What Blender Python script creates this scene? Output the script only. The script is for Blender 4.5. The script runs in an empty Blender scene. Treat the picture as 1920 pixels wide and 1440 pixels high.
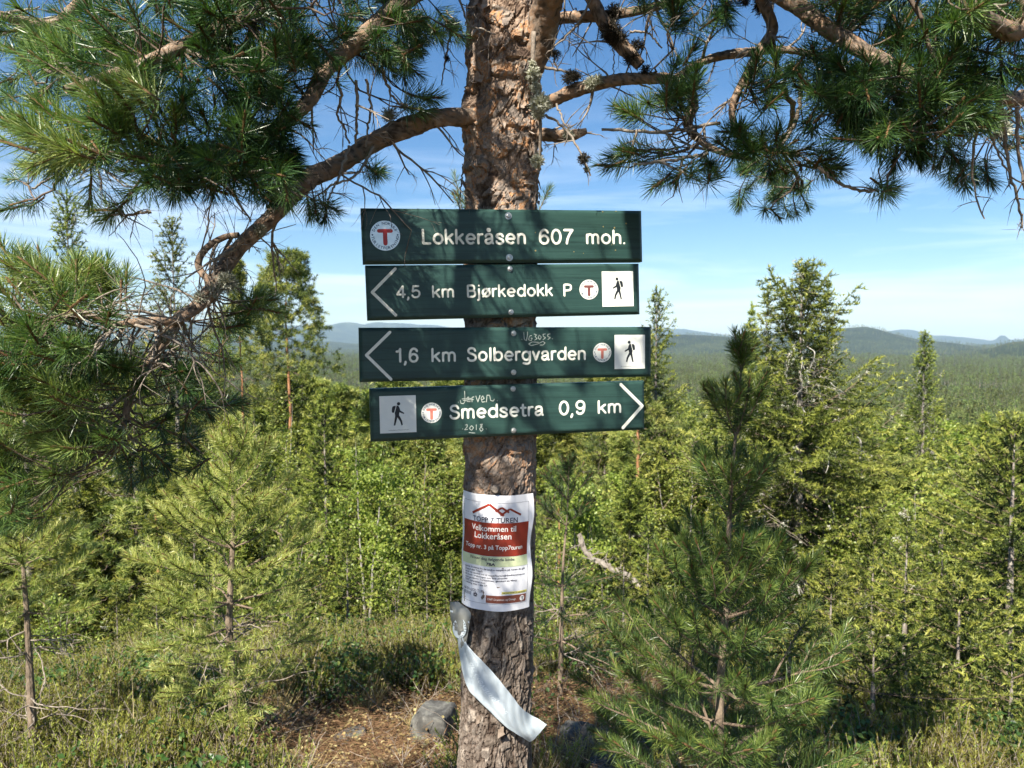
import bpy, bmesh, math, random
import numpy as np
from mathutils import Vector, Matrix, geometry

SC = bpy.context.scene
C = SC.collection
rng = np.random.default_rng(7)
R = math.radians

# ------------------------------------------------------------------ camera, sky, sun, exposure
EYE = 1.6
PITCH = R(3.0)
F = 1400.0                                     # focal length in photograph pixels (1920 wide)
cam_d = bpy.data.cameras.new('camera')
cam = bpy.data.objects.new('camera', cam_d); C.objects.link(cam)
cam.location = (0, 0, EYE); cam.rotation_euler = (R(90) - PITCH, 0, 0)
cam_d.sensor_width = 36; cam_d.lens = 36 * F / 1920
cam_d.clip_start = 0.05; cam_d.clip_end = 90000
cam_d.dof.use_dof = True; cam_d.dof.focus_distance = 1.85; cam_d.dof.aperture_fstop = 9.0
SC.camera = cam

SUN_EL, SUN_AZ = R(47), R(27)                  # sun behind the camera, to its left
to_sun = Vector((-math.sin(SUN_AZ) * math.cos(SUN_EL), -math.cos(SUN_AZ) * math.cos(SUN_EL), math.sin(SUN_EL)))
world = bpy.data.worlds.new('World'); SC.world = world; world.use_nodes = True
nt = world.node_tree; nt.nodes.clear()
sky = nt.nodes.new('ShaderNodeTexSky'); sky.sky_type = 'NISHITA'; sky.sun_disc = False
sky.sun_elevation = SUN_EL; sky.sun_rotation = math.atan2(to_sun.x, to_sun.y)
sky.altitude = 600; sky.air_density = 1.0; sky.dust_density = 0.6; sky.ozone_density = 2.5
tc = nt.nodes.new('ShaderNodeTexCoord')
mp = nt.nodes.new('ShaderNodeMapping'); mp.inputs['Scale'].default_value = (1.5, 1.5, 17.0); mp.inputs['Rotation'].default_value = (0.015, -0.02, 0.4)
nz = nt.nodes.new('ShaderNodeTexNoise'); nz.inputs['Scale'].default_value = 1.7; nz.inputs['Detail'].default_value = 7; nz.inputs['Roughness'].default_value = 0.55; nz.inputs['Distortion'].default_value = 0.5
cr = nt.nodes.new('ShaderNodeValToRGB'); cr.color_ramp.elements[0].position = 0.44; cr.color_ramp.elements[1].position = 0.78
cr.color_ramp.elements[0].color = (0, 0, 0, 1); cr.color_ramp.elements[1].color = (0.6, 0.6, 0.6, 1)
mx = nt.nodes.new('ShaderNodeMixRGB'); mx.blend_type = 'MIX'; mx.inputs[2].default_value = (9.5, 10.4, 11.6, 1)
hs = nt.nodes.new('ShaderNodeHueSaturation'); hs.inputs['Saturation'].default_value = 1.25
bg = nt.nodes.new('ShaderNodeBackground'); bg.inputs['Strength'].default_value = 0.056
wo = nt.nodes.new('ShaderNodeOutputWorld')
L = nt.links.new
L(sky.outputs[0], hs.inputs['Color']); L(hs.outputs[0], mx.inputs[1])
L(tc.outputs['Generated'], mp.inputs[0]); L(mp.outputs[0], nz.inputs[0]); L(nz.outputs[0], cr.inputs[0])
sp_ = nt.nodes.new('ShaderNodeSeparateXYZ'); L(tc.outputs['Generated'], sp_.inputs[0]); lo_ = nt.nodes.new('ShaderNodeMapRange'); lo_.interpolation_type = 'SMOOTHSTEP'; lo_.inputs[1].default_value = .34; lo_.inputs[2].default_value = .10; L(sp_.outputs['Z'], lo_.inputs[0])
cm_ = nt.nodes.new('ShaderNodeMath'); cm_.operation = 'MULTIPLY'; L(cr.outputs[0], cm_.inputs[0]); L(lo_.outputs[0], cm_.inputs[1]); L(cm_.outputs[0], mx.inputs[0])
L(mx.outputs[0], bg.inputs[0]); L(bg.outputs[0], wo.inputs[0])
sun_d = bpy.data.lights.new('sun', 'SUN'); sun_d.energy = 5.0; sun_d.angle = R(0.53); sun_d.color = (1.0, 0.93, 0.80)
sun = bpy.data.objects.new('sun', sun_d); C.objects.link(sun)
sun.rotation_euler = (-to_sun).to_track_quat('-Z', 'Y').to_euler(); sun.location = (-5, -8, 12)
SC.view_settings.view_transform = 'Standard'; SC.view_settings.look = 'None'
SC.view_settings.exposure = 1.45; SC.view_settings.gamma = 1; SC.view_settings.use_curve_mapping = False
cy = SC.cycles
cy.max_bounces = 6; cy.diffuse_bounces = 3; cy.glossy_bounces = 2; cy.transmission_bounces = 4; cy.transparent_max_bounces = 6
cy.volume_bounces = 0; cy.use_adaptive_sampling = True; cy.adaptive_threshold = 0.02; cy.use_denoising = True
cy.caustics_reflective = False; cy.caustics_refractive = False; cy.sample_clamp_indirect = 6

def P(px, py, Y):
    """world point seen at photograph pixel (px, py) at forward distance Y"""
    xc = (px - 960) / F; yc = (720 - py) / F
    c, s = math.cos(PITCH), math.sin(PITCH)
    ry = c + yc * s; rz = -s + yc * c
    return np.array((xc * Y / ry, Y, EYE + rz * Y / ry))

def ray(px, py):
    v = P(px, py, 1.0) - np.array((0, 0, EYE)); return v / np.linalg.norm(v)

# ------------------------------------------------------------------ helpers: objects
def tag(o, label=None, cat=None, group=None, kind=None):
    if label: o['label'] = label
    if cat: o['category'] = cat
    if group: o['group'] = group
    if kind: o['kind'] = kind
    return o

def empty(name, loc, label=None, cat=None, group=None):
    o = bpy.data.objects.new(name, None); C.objects.link(o); o.location = loc; o.empty_display_size = .1
    return tag(o, label, cat, group)

def unit(v):
    v = np.asarray(v, float); n = np.linalg.norm(v, axis=-1, keepdims=True); return v / np.maximum(n, 1e-9)

class Geo:
    """collects verts and faces (tris or quads) with a material index and a tint per vertex"""
    def __init__(s): s.v = []; s.f3 = []; s.f4 = []; s.m3 = []; s.m4 = []; s.t = []; s.n = 0
    def add(s, v, f3=None, f4=None, m=0, tint=0.5):
        v = np.asarray(v, float).reshape(-1, 3)
        s.v.append(v); s.t.append(np.broadcast_to(np.asarray(tint, float), (len(v),)) if np.ndim(tint) < 1 else np.asarray(tint, float))
        for f, L_, M_, k in ((f3, s.f3, s.m3, 3), (f4, s.f4, s.m4, 4)):
            if f is not None and len(f):
                f = np.asarray(f, int).reshape(-1, k) + s.n
                L_.append(f); M_.append(np.full(len(f), m) if np.ndim(m) == 0 else m)
        s.n += len(v)
    def mesh(s, name, mats, smooth=False, origin=(0, 0, 0)):
        me = bpy.data.meshes.new(name)
        v = np.concatenate(s.v) - np.asarray(origin, float) if s.v else np.zeros((0, 3))
        f3 = np.concatenate(s.f3) if s.f3 else np.zeros((0, 3), int); f4 = np.concatenate(s.f4) if s.f4 else np.zeros((0, 4), int)
        me.vertices.add(len(v)); me.vertices.foreach_set('co', v.astype(np.float32).ravel())
        me.loops.add(f3.size + f4.size); me.loops.foreach_set('vertex_index', np.concatenate((f3.ravel(), f4.ravel())).astype(np.int32))
        nf = len(f3) + len(f4); me.polygons.add(nf)
        ls = np.concatenate((np.arange(len(f3)) * 3, f3.size + np.arange(len(f4)) * 4))
        me.polygons.foreach_set('loop_start', ls.astype(np.int32))
        mi = np.concatenate(s.m3 + s.m4) if (s.m3 or s.m4) else np.zeros(0)
        for mt in mats: me.materials.append(mt)
        me.polygons.foreach_set('material_index', mi.astype(np.int32))
        me.polygons.foreach_set('use_smooth', np.full(nf, smooth))
        a = me.attributes.new('tint', 'FLOAT', 'POINT'); a.data.foreach_set('value', np.concatenate(s.t).astype(np.float32) if s.t else [])
        me.update(calc_edges=True)
        return me
    def build(s, name, mats, parent=None, smooth=False, kind=None):
        org = (0, 0, 0)
        if parent is not None:
            p = parent; org = np.zeros(3)
            while p is not None: org = org + np.array(p.location); p = p.parent
        me = s.mesh(name, mats if isinstance(mats, (list, tuple)) else [mats], smooth, org)
        o = bpy.data.objects.new(name, me); C.objects.link(o); o.parent = parent
        if kind: o['kind'] = kind
        return o

def frames(pts):
    pts = np.asarray(pts, float); t = np.gradient(pts, axis=0); t = unit(t)
    n = np.zeros_like(t); a = np.array((0, 0, 1.)) if abs(t[0][2]) < .9 else np.array((1., 0, 0))
    n0 = unit(np.cross(t[0], a))
    for i in range(len(t)):
        n0 = n0 - t[i] * np.dot(n0, t[i]); n0 = n0 / max(np.linalg.norm(n0), 1e-9); n[i] = n0
    return t, n, np.cross(t, n)

def tube(g, pts, rad, sides=6, m=0, tint=.5, cap=True, rough=0, rg=None):
    pts = np.asarray(pts, float); k = len(pts); rad = np.broadcast_to(np.asarray(rad, float), (k,))
    t, n, b = frames(pts)
    a = np.arange(sides) * 2 * math.pi / sides
    rr = rad[:, None] * np.ones((1, sides))
    if rough: rr = rr * (1 + rough * (rg or rng).standard_normal((k, sides)))
    v = pts[:, None, :] + rr[..., None] * (np.cos(a)[None, :, None] * n[:, None, :] + np.sin(a)[None, :, None] * b[:, None, :])
    v = v.reshape(-1, 3)
    i = np.arange(k - 1)[:, None] * sides; j = np.arange(sides)[None, :]; j2 = (j + 1) % sides
    f = np.stack((i + j, i + j2, i + sides + j2, i + sides + j), -1).reshape(-1, 4)
    tt = tint if np.ndim(tint) == 0 else np.repeat(tint, sides)
    if cap:
        v = np.vstack((v, pts[:1], pts[-1:])); f3 = []
        for q in range(sides):
            f3.append((k * sides, (q + 1) % sides, q)); f3.append((k * sides + 1, (k - 1) * sides + q, (k - 1) * sides + (q + 1) % sides))
        if np.ndim(tt): tt = np.concatenate((tt, tt[:1], tt[-1:]))
        g.add(v, f3, f, m, tt)
    else: g.add(v, None, f, m, tt)

def smooth_path(pts, n):
    """Catmull-Rom through control points (any dimension), resampled to n points by arc length"""
    p = np.asarray(pts, float); q = np.vstack((2 * p[0] - p[1], p, 2 * p[-1] - p[-2])); out = []
    for i in range(1, len(q) - 2):
        t = np.linspace(0, 1, 12, endpoint=False)[:, None]
        a, b, c, d = q[i - 1], q[i], q[i + 1], q[i + 2]
        out.append(.5 * (2 * b + (c - a) * t + (2 * a - 5 * b + 4 * c - d) * t ** 2 + (3 * b - a - 3 * c + d) * t ** 3))
    out = np.vstack(out + [p[-1:]])
    s = np.concatenate(([0], np.cumsum(np.linalg.norm(np.diff(out[:, :3], axis=0), axis=1))))
    u = np.linspace(0, s[-1], n)
    return np.stack([np.interp(u, s, out[:, k]) for k in range(out.shape[1])], -1)

def perp_basis(d):
    d = unit(d); a = np.where(np.abs(d[..., 2:3]) < .9, np.array((0, 0, 1.)), np.array((1., 0, 0)))
    u = unit(np.cross(d, a)); return u, np.cross(d, u)

# ------------------------------------------------------------------ helpers: materials
def new_mat(name):
    m = bpy.data.materials.new(name); m.use_nodes = True; nt = m.node_tree; nt.nodes.clear()
    out = nt.nodes.new('ShaderNodeOutputMaterial'); return m, nt, out
def nd(nt, typ, **kw):
    n = nt.nodes.new(typ)
    for k, v in kw.items():
        if k in n.inputs: n.inputs[k].default_value = v
        else: setattr(n, k, v)
    return n
def ramp(nt, stops):
    n = nt.nodes.new('ShaderNodeValToRGB'); e = n.color_ramp.elements
    while len(e) < len(stops): e.new(.5)
    for k, (p, c) in enumerate(stops): e[k].position = p; e[k].color = (*c, 1)
    return n
def noise(nt, scale, detail=4, rough=.55, vec=None, dist=0):
    n = nd(nt, 'ShaderNodeTexNoise', Scale=scale, Detail=detail, Roughness=rough, Distortion=dist)
    if vec is not None: nt.links.new(vec, n.inputs['Vector'])
    return n

def leaf_mat(name, stops, trans=.3, rough=.45, spec=.4, objvar=.25, tcol=1.3):
    """foliage: colour from the per-leaf tint, shifted a little per tree; thin so light comes through"""
    m, nt, out = new_mat(name); L = nt.links.new
    at = nd(nt, 'ShaderNodeAttribute', attribute_name='tint'); rp = ramp(nt, stops); L(at.outputs['Fac'], rp.inputs[0])
    oi = nt.nodes.new('ShaderNodeObjectInfo'); mr = nd(nt, 'ShaderNodeMapRange'); mr.inputs[3].default_value = 1 - objvar; mr.inputs[4].default_value = 1 + objvar
    L(oi.outputs['Random'], mr.inputs[0])
    hv = nt.nodes.new('ShaderNodeHueSaturation'); L(rp.outputs[0], hv.inputs['Color']); L(mr.outputs[0], hv.inputs['Value'])
    mr2 = nd(nt, 'ShaderNodeMapRange'); mr2.inputs[3].default_value = .5 - .06 * objvar; mr2.inputs[4].default_value = .5 + .06 * objvar
    L(oi.outputs['Random'], mr2.inputs[0]); L(mr2.outputs[0], hv.inputs['Hue'])
    b = nd(nt, 'ShaderNodeBsdfPrincipled'); b.inputs['Roughness'].default_value = rough; b.inputs['Specular IOR Level'].default_value = spec
    L(hv.outputs[0], b.inputs['Base Color'])
    tr = nt.nodes.new('ShaderNodeBsdfTranslucent'); mu = nd(nt, 'ShaderNodeMixRGB', blend_type='MULTIPLY'); mu.inputs[0].default_value = 1; mu.inputs[2].default_value = (tcol * 1.1, tcol * 1.25, tcol * .6, 1)
    L(hv.outputs[0], mu.inputs[1]); L(mu.outputs[0], tr.inputs[0])
    ms = nt.nodes.new('ShaderNodeMixShader'); ms.inputs[0].default_value = trans
    L(b.outputs[0], ms.inputs[1]); L(tr.outputs[0], ms.inputs[2]); L(ms.outputs[0], out.inputs[0])
    return m

def bark_mat(name, stops, scale=30, stretch=(1, 1, .35), bump=.6, rough=.9, dist=.004, tintamt=0.0):
    m, nt, out = new_mat(name); L = nt.links.new
    tc = nt.nodes.new('ShaderNodeTexCoord'); mp = nd(nt, 'ShaderNodeMapping'); mp.inputs['Scale'].default_value = stretch; L(tc.outputs['Object'], mp.inputs[0])
    n1 = noise(nt, scale, 6, .65, mp.outputs[0], .4); rp = ramp(nt, stops)
    if tintamt:
        at = nd(nt, 'ShaderNodeAttribute', attribute_name='tint'); mxn = nd(nt, 'ShaderNodeMixRGB'); mxn.inputs[0].default_value = tintamt
        L(n1.outputs[0], mxn.inputs[1]); L(at.outputs['Fac'], mxn.inputs[2]); L(mxn.outputs[0], rp.inputs[0])
    else: L(n1.outputs[0], rp.inputs[0])
    b = nd(nt, 'ShaderNodeBsdfPrincipled'); b.inputs['Roughness'].default_value = rough; b.inputs['Specular IOR Level'].default_value = .2
    L(rp.outputs[0], b.inputs['Base Color'])
    n2 = noise(nt, scale * 3, 5, .7, mp.outputs[0]); bp = nd(nt, 'ShaderNodeBump', Strength=bump, Distance=dist); L(n2.outputs[0], bp.inputs['Height']); L(bp.outputs[0], b.inputs['Normal'])
    L(b.outputs[0], out.inputs[0]); return m

def plain_mat(name, col, rough=.5, spec=.5, metal=0, bump=0, bscale=200, var=.0, vscale=20):
    m, nt, out = new_mat(name); L = nt.links.new
    b = nd(nt, 'ShaderNodeBsdfPrincipled'); b.inputs['Roughness'].default_value = rough; b.inputs['Specular IOR Level'].default_value = spec; b.inputs['Metallic'].default_value = metal
    tc = nt.nodes.new('ShaderNodeTexCoord')
    n = noise(nt, vscale, 4, .6, tc.outputs['Object']); lo = [max(0, c * (1 - var)) for c in col]; hi = [min(1, c * (1 + var)) for c in col]
    rp = ramp(nt, [(.3, lo), (.7, hi)]); L(n.outputs[0], rp.inputs[0]); L(rp.outputs[0], b.inputs['Base Color'])
    if bump:
        n2 = noise(nt, bscale, 4, .6, tc.outputs['Object']); bp = nd(nt, 'ShaderNodeBump', Strength=bump, Distance=.001); L(n2.outputs[0], bp.inputs['Height']); L(bp.outputs[0], b.inputs['Normal'])
    L(b.outputs[0], out.inputs[0]); return m

M = {}
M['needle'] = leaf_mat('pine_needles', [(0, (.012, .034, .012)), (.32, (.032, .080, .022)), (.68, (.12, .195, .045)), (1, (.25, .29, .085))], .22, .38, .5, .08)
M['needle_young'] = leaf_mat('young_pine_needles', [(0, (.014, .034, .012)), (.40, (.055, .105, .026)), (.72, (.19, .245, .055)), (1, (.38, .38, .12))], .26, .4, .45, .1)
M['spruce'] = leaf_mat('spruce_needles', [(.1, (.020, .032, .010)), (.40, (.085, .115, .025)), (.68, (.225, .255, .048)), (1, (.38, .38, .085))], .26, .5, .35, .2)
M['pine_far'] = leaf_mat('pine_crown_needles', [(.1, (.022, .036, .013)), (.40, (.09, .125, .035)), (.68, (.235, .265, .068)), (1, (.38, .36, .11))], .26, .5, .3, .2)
M['birch'] = leaf_mat('birch_leaves', [(0, (.055, .09, .018)), (.5, (.175, .225, .040)), (.9, (.32, .36, .075)), (1, (.45, .42, .12))], .4, .42, .45, .15)
M['heather'] = leaf_mat('heather_sprigs', [(.1, (.040, .024, .014)), (.38, (.10, .080, .026)), (.62, (.18, .19, .036)), (.9, (.29, .28, .065))], .2, .7, .2, .45)
M['berry'] = leaf_mat('bilberry_leaves', [(0, (.03, .07, .02)), (.6, (.07, .13, .03)), (1, (.16, .19, .04))], .35, .4, .4, .2)
M['straw'] = leaf_mat('dry_grass', [(0, (.20, .14, .06)), (.6, (.34, .26, .12)), (1, (.45, .38, .20))], .3, .6, .3, .2)
M['far'] = leaf_mat('distant_forest_foliage', [(0, (.030, .046, .020)), (.5, (.080, .105, .034)), (1, (.18, .20, .06))], .12, .7, .15, .45)
M['twig'] = bark_mat('twig_bark', [(.2, (.07, .05, .038)), (.5, (.17, .125, .09)), (.8, (.30, .24, .19))], 60, (1, 1, 1), .7)
M['deadtwig'] = bark_mat('dead_twig_bark', [(.25, (.10, .08, .065)), (.5, (.24, .20, .165)), (.8, (.42, .38, .33))], 60, (1, 1, 1), .5)
M['shoot'] = plain_mat('young_shoot_bark', (.13, .075, .035), .7, .2, var=.3)
M['limb'] = bark_mat('limb_bark', [(.22, (.035, .025, .018)), (.38, (.10, .075, .058)), (.50, (.20, .155, .12)), (.60, (.24, .15, .095)), (.8, (.36, .31, .26))], 60, (1, 1, 1), 1.0, dist=.002, tintamt=.55)
M['youngtrunk'] = bark_mat('young_trunk_bark', [(.2, (.07, .055, .042)), (.5, (.19, .145, .105)), (.8, (.34, .27, .20))], 45, (1, 1, .5), .9)
M['greytrunk'] = bark_mat('grey_trunk_bark', [(.2, (.06, .05, .045)), (.5, (.22, .19, .165)), (.8, (.50, .47, .42))], 30, (1, 1, .6), .8)
M['pinetrunk'] = bark_mat('orange_pine_bark', [(.2, (.12, .06, .03)), (.5, (.33, .16, .08)), (.8, (.45, .27, .16))], 9, (1, 1, .5), .8)
M['birchtrunk'] = bark_mat('birch_bark', [(.35, (.07, .06, .05)), (.52, (.28, .26, .24)), (.8, (.50, .48, .45))], 8, (1, 1, 3), .4)
M['lichen'] = leaf_mat('grey_green_lichen', [(0, (.22, .22, .18)), (.5, (.46, .46, .38)), (1, (.66, .65, .56))], .15, .85, .1, .05, .9)
M['darklichen'] = leaf_mat('dark_horsehair_lichen', [(0, (.02, .018, .014)), (.5, (.045, .04, .032)), (1, (.09, .08, .065))], .1, .9, .1, .05, .9)
M['deadneedle'] = leaf_mat('brown_dead_needles', [(0, (.12, .065, .035)), (1, (.28, .17, .095))], .2, .7, .2, .05, .9)

#@@TERRAIN
# ------------------------------------------------------------------ terrain
PR = np.array([(0, 0), (2.2, 0), (3.5, -.20), (5, -.50), (6.5, -1.0), (8, -1.75), (10, -2.9), (14, -5.0), (20, -7.6), (30, -10.6), (60, -15), (120, -22),
               (250, -32), (400, -37), (1000, -41), (3000, -45), (6000, -48), (40000, -48)], float)
_rt = np.random.default_rng(11)
_wv = [(_rt.uniform(0, 2 * math.pi), _rt.uniform(0, 6.28), _rt.uniform(.8, 1.25)) for _ in range(40)]
def fbm(x, y, wl, octs=4, gain=.5):
    s = 0; a = 1
    for o in range(octs):
        for k in range(4):
            th, ph, fr = _wv[(o * 4 + k) % 40]; w = 2 * math.pi * fr / wl
            s = s + a * np.sin((x * math.cos(th) + y * math.sin(th)) * w + ph + 1.7 * np.sin((x * math.sin(th) - y * math.cos(th)) * w * .6 + ph * 2))
        a *= gain; wl /= 2.07
    return s / 5
HILLS = []  # (px azimuth centre, width in px, distance, radial width, height)
for px, w, d, wr, top in [(1600, 95, 5200, 900, 611), (1700, 120, 5000, 900, 640), (1300, 130, 4600, 800, 627), (1470, 90, 4900, 800, 634), (1450, 120, 6400, 700, 624),
                          (1915, 60, 3300, 500, 643), (1840, 90, 4300, 500, 652),
                          (1690, 60, 15500, 1500, 618), (1640, 70, 15500, 1500, 621), (1760, 85, 15500, 1500, 630), (1878, 14, 15500, 1200, 629), (1930, 90, 16000, 1500, 637), (1580, 60, 16000, 1500, 634),
                          (1250, 110, 15000, 1500, 613), (1150, 150, 15000, 1500, 619), (1000, 120, 15000, 1500, 612),
                          (655, 70, 13000, 1200, 600), (730, 120, 13500, 1200, 600), (590, 90, 12500, 1200, 606), (500, 150, 12000, 1200, 606), (800, 90, 14000, 1400, 605), (380, 140, 12000, 1500, 600), (200, 200, 12000, 1500, 606), (0, 200, 12000, 1500, 600),
                          (560, 160, 7000, 1100, 640), (330, 190, 6500, 1100, 636), (100, 200, 6000, 1000, 632), (-300, 300, 9000, 1500, 615), (2300, 300, 9000, 1500, 620)]:
    HILLS.append((math.atan((px - 960) / F), w / F * math.cos(math.atan((px - 960) / F)) ** 2, d, wr, (647 - top) * .88 / F * d + 48))
def ground_z(x, y):
    x = np.asarray(x, float); y = np.asarray(y, float)
    r = np.hypot(x, y); az = np.arctan2(x, y)
    rr = np.where(y < 0, r * .5, r)
    z = np.interp(rr, PR[:, 0], PR[:, 1])
    z = z + np.clip((r - 2) / 6, 0, 1) * .10 * fbm(x, y, 2.6, 3) + .018 * fbm(x + 5, y, .5, 2)
    z = z + np.clip((r - 20) / 200, 0, 1) * 2.5 * fbm(x, y, 120, 3) + np.clip((r - 130) / 500, 0, 1) * 6.5 * fbm(x + 77, y, 430, 3) + np.clip((r - 400) / 2000, 0, 1) * 8 * fbm(x, y, 1700, 4)
    z = z + np.clip(1 - r / 9, 0, 1) * np.clip((-x - 0.3) / 2, 0, 1) * .16       # a little higher to the left
    h = 0
    for a0, wa, d0, wr, H in HILLS:
        h = np.maximum(h, H * (.55 * np.exp(-((az - a0) / wa) ** 2 * .8) + .45 * np.exp(-((az - a0) / (2.2 * wa)) ** 2)) * np.exp(-((r - d0) / wr) ** 2))
    far = r > 2000
    h = np.where(far, h * (1 + .05 * fbm(x, y, 900, 4)), 0)
    return z + h
def gz(x, y): return float(ground_z(x, y))

azs = np.concatenate((np.arange(-180, -48, 6.0), np.arange(-48, 48, .26), np.arange(48, 180, 6.0))) * math.pi / 180
rs = np.concatenate(([0.02, .15], np.geomspace(.3, 40, 120), np.geomspace(42, 2600, 60)[1:], np.linspace(2700, 19000, 74)))
A, RR = np.meshgrid(azs, rs); X, Y = RR * np.sin(A), RR * np.cos(A); Z = ground_z(X, Y)
na, nr = len(azs), len(rs)
i = np.arange(nr - 1)[:, None] * na; j = np.arange(na)[None, :]; j2 = (j + 1) % na
g = Geo(); g.add(np.stack((X, Y, Z), -1), None, np.stack((i + j, i + na + j, i + na + j2, i + j2), -1).reshape(-1, 4)[:, ::-1])

def ground_mat():
    m, nt, out = new_mat('forest_ground'); L = nt.links.new
    geo = nt.nodes.new('ShaderNodeNewGeometry'); pos = geo.outputs['Position']
    ln = nd(nt, 'ShaderNodeVectorMath', operation='LENGTH'); L(pos, ln.inputs[0])
    # near: sandy litter and pale mossy ground, then brown litter
    n1 = noise(nt, 3.2, 6, .65, pos, .6); n2 = noise(nt, 38, 6, .7, pos, .3); n3 = noise(nt, 1.1, 4, .5, pos)
    r1 = ramp(nt, [(.28, (.045, .032, .022)), (.42, (.13, .085, .05)), (.52, (.25, .18, .115)), (.64, (.46, .37, .25)), (.8, (.28, .27, .11))]); L(n1.outputs[0], r1.inputs[0])
    r2 = ramp(nt, [(.28, (.25, .2, .16)), (.5, (.9, .85, .8)), (.72, (1.45, 1.35, 1.2))]); L(n2.outputs[0], r2.inputs[0])
    mu = nd(nt, 'ShaderNodeMixRGB', blend_type='MULTIPLY'); mu.inputs[0].default_value = 1; L(r1.outputs[0], mu.inputs[1]); L(r2.outputs[0], mu.inputs[2])
    moss_shade_mask = ramp(nt, [(.45, (0, 0, 0)), (.62, (1, 1, 1))]); L(n3.outputs[0], moss_shade_mask.inputs[0])
    moss = nd(nt, 'ShaderNodeMixRGB'); moss.inputs[2].default_value = (.040, .036, .014, 1); L(moss_shade_mask.outputs[0], moss.inputs[0]); L(mu.outputs[0], moss.inputs[1])  # moss patches coloured dark so heather gaps look shadowed
    # far: wooded hills, mottled by stands of trees
    f1 = noise(nt, .0035, 8, .62, pos); f2 = noise(nt, .04, 6, .7, pos)
    rf = ramp(nt, [(.35, (.014, .022, .010)), (.5, (.028, .040, .015)), (.62, (.05, .062, .022)), (.75, (.09, .10, .035))]); L(f1.outputs[0], rf.inputs[0])
    rf2 = ramp(nt, [(.3, (.4, .4, .4)), (.7, (1.5, 1.5, 1.5))]); L(f2.outputs[0], rf2.inputs[0])
    mf = nd(nt, 'ShaderNodeMixRGB', blend_type='MULTIPLY'); mf.inputs[0].default_value = 1; L(rf.outputs[0], mf.inputs[1]); L(rf2.outputs[0], mf.inputs[2])
    mr = nd(nt, 'ShaderNodeMapRange'); mr.inputs[1].default_value = 7; mr.inputs[2].default_value = 25; L(ln.outputs['Value'], mr.inputs[0])
    mx = nt.nodes.new('ShaderNodeMixRGB'); L(mr.outputs[0], mx.inputs[0]); L(moss.outputs[0], mx.inputs[1]); L(mf.outputs[0], mx.inputs[2])
    b = nd(nt, 'ShaderNodeBsdfPrincipled'); b.inputs['Roughness'].default_value = .95; b.inputs['Specular IOR Level'].default_value = .1
    L(mx.outputs[0], b.inputs['Base Color'])
    nb = noise(nt, 55, 6, .75, pos); bp = nd(nt, 'ShaderNodeBump', Strength=.9, Distance=.02); L(nb.outputs[0], bp.inputs['Height'])
    nb2 = noise(nt, .05, 4, .8, pos); ml = nd(nt, 'ShaderNodeMath', operation='MULTIPLY'); L(nb2.outputs[0], ml.inputs[0]); L(mr.outputs[0], ml.inputs[1])
    bp2 = nd(nt, 'ShaderNodeBump', Strength=1, Distance=14); L(ml.outputs[0], bp2.inputs['Height']); L(bp.outputs[0], bp2.inputs['Normal']); L(bp2.outputs[0], b.inputs['Normal'])
    L(b.outputs[0], out.inputs[0]); return m
M['ground'] = ground_mat()
terr = g.build('ground', M['ground'], smooth=True); terr['kind'] = 'structure'

# ------------------------------------------------------------------ air: one closed box of even haze
bm = bmesh.new(); bmesh.ops.create_cube(bm, size=1)
hz = bpy.data.meshes.new('haze'); bm.to_mesh(hz); bm.free()
hm, hnt, hout = new_mat('haze_air'); pv = nd(hnt, 'ShaderNodeVolumePrincipled'); pv.inputs['Color'].default_value = (.55, .77, 1.0, 1); pv.inputs['Density'].default_value = .000052; pv.inputs['Anisotropy'].default_value = 0.0
hnt.links.new(pv.outputs[0], hout.inputs['Volume']); hz.materials.append(hm)
ho = bpy.data.objects.new('haze', hz); C.objects.link(ho); ho['kind'] = 'stuff'
ZB, ZT = float(Z.min()) - 2, max(float(Z.max()) + 12, 30)
ho.location = (0, 0, (ZB + ZT) / 2); ho.scale = (39000, 39000, ZT - ZB)

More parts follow.
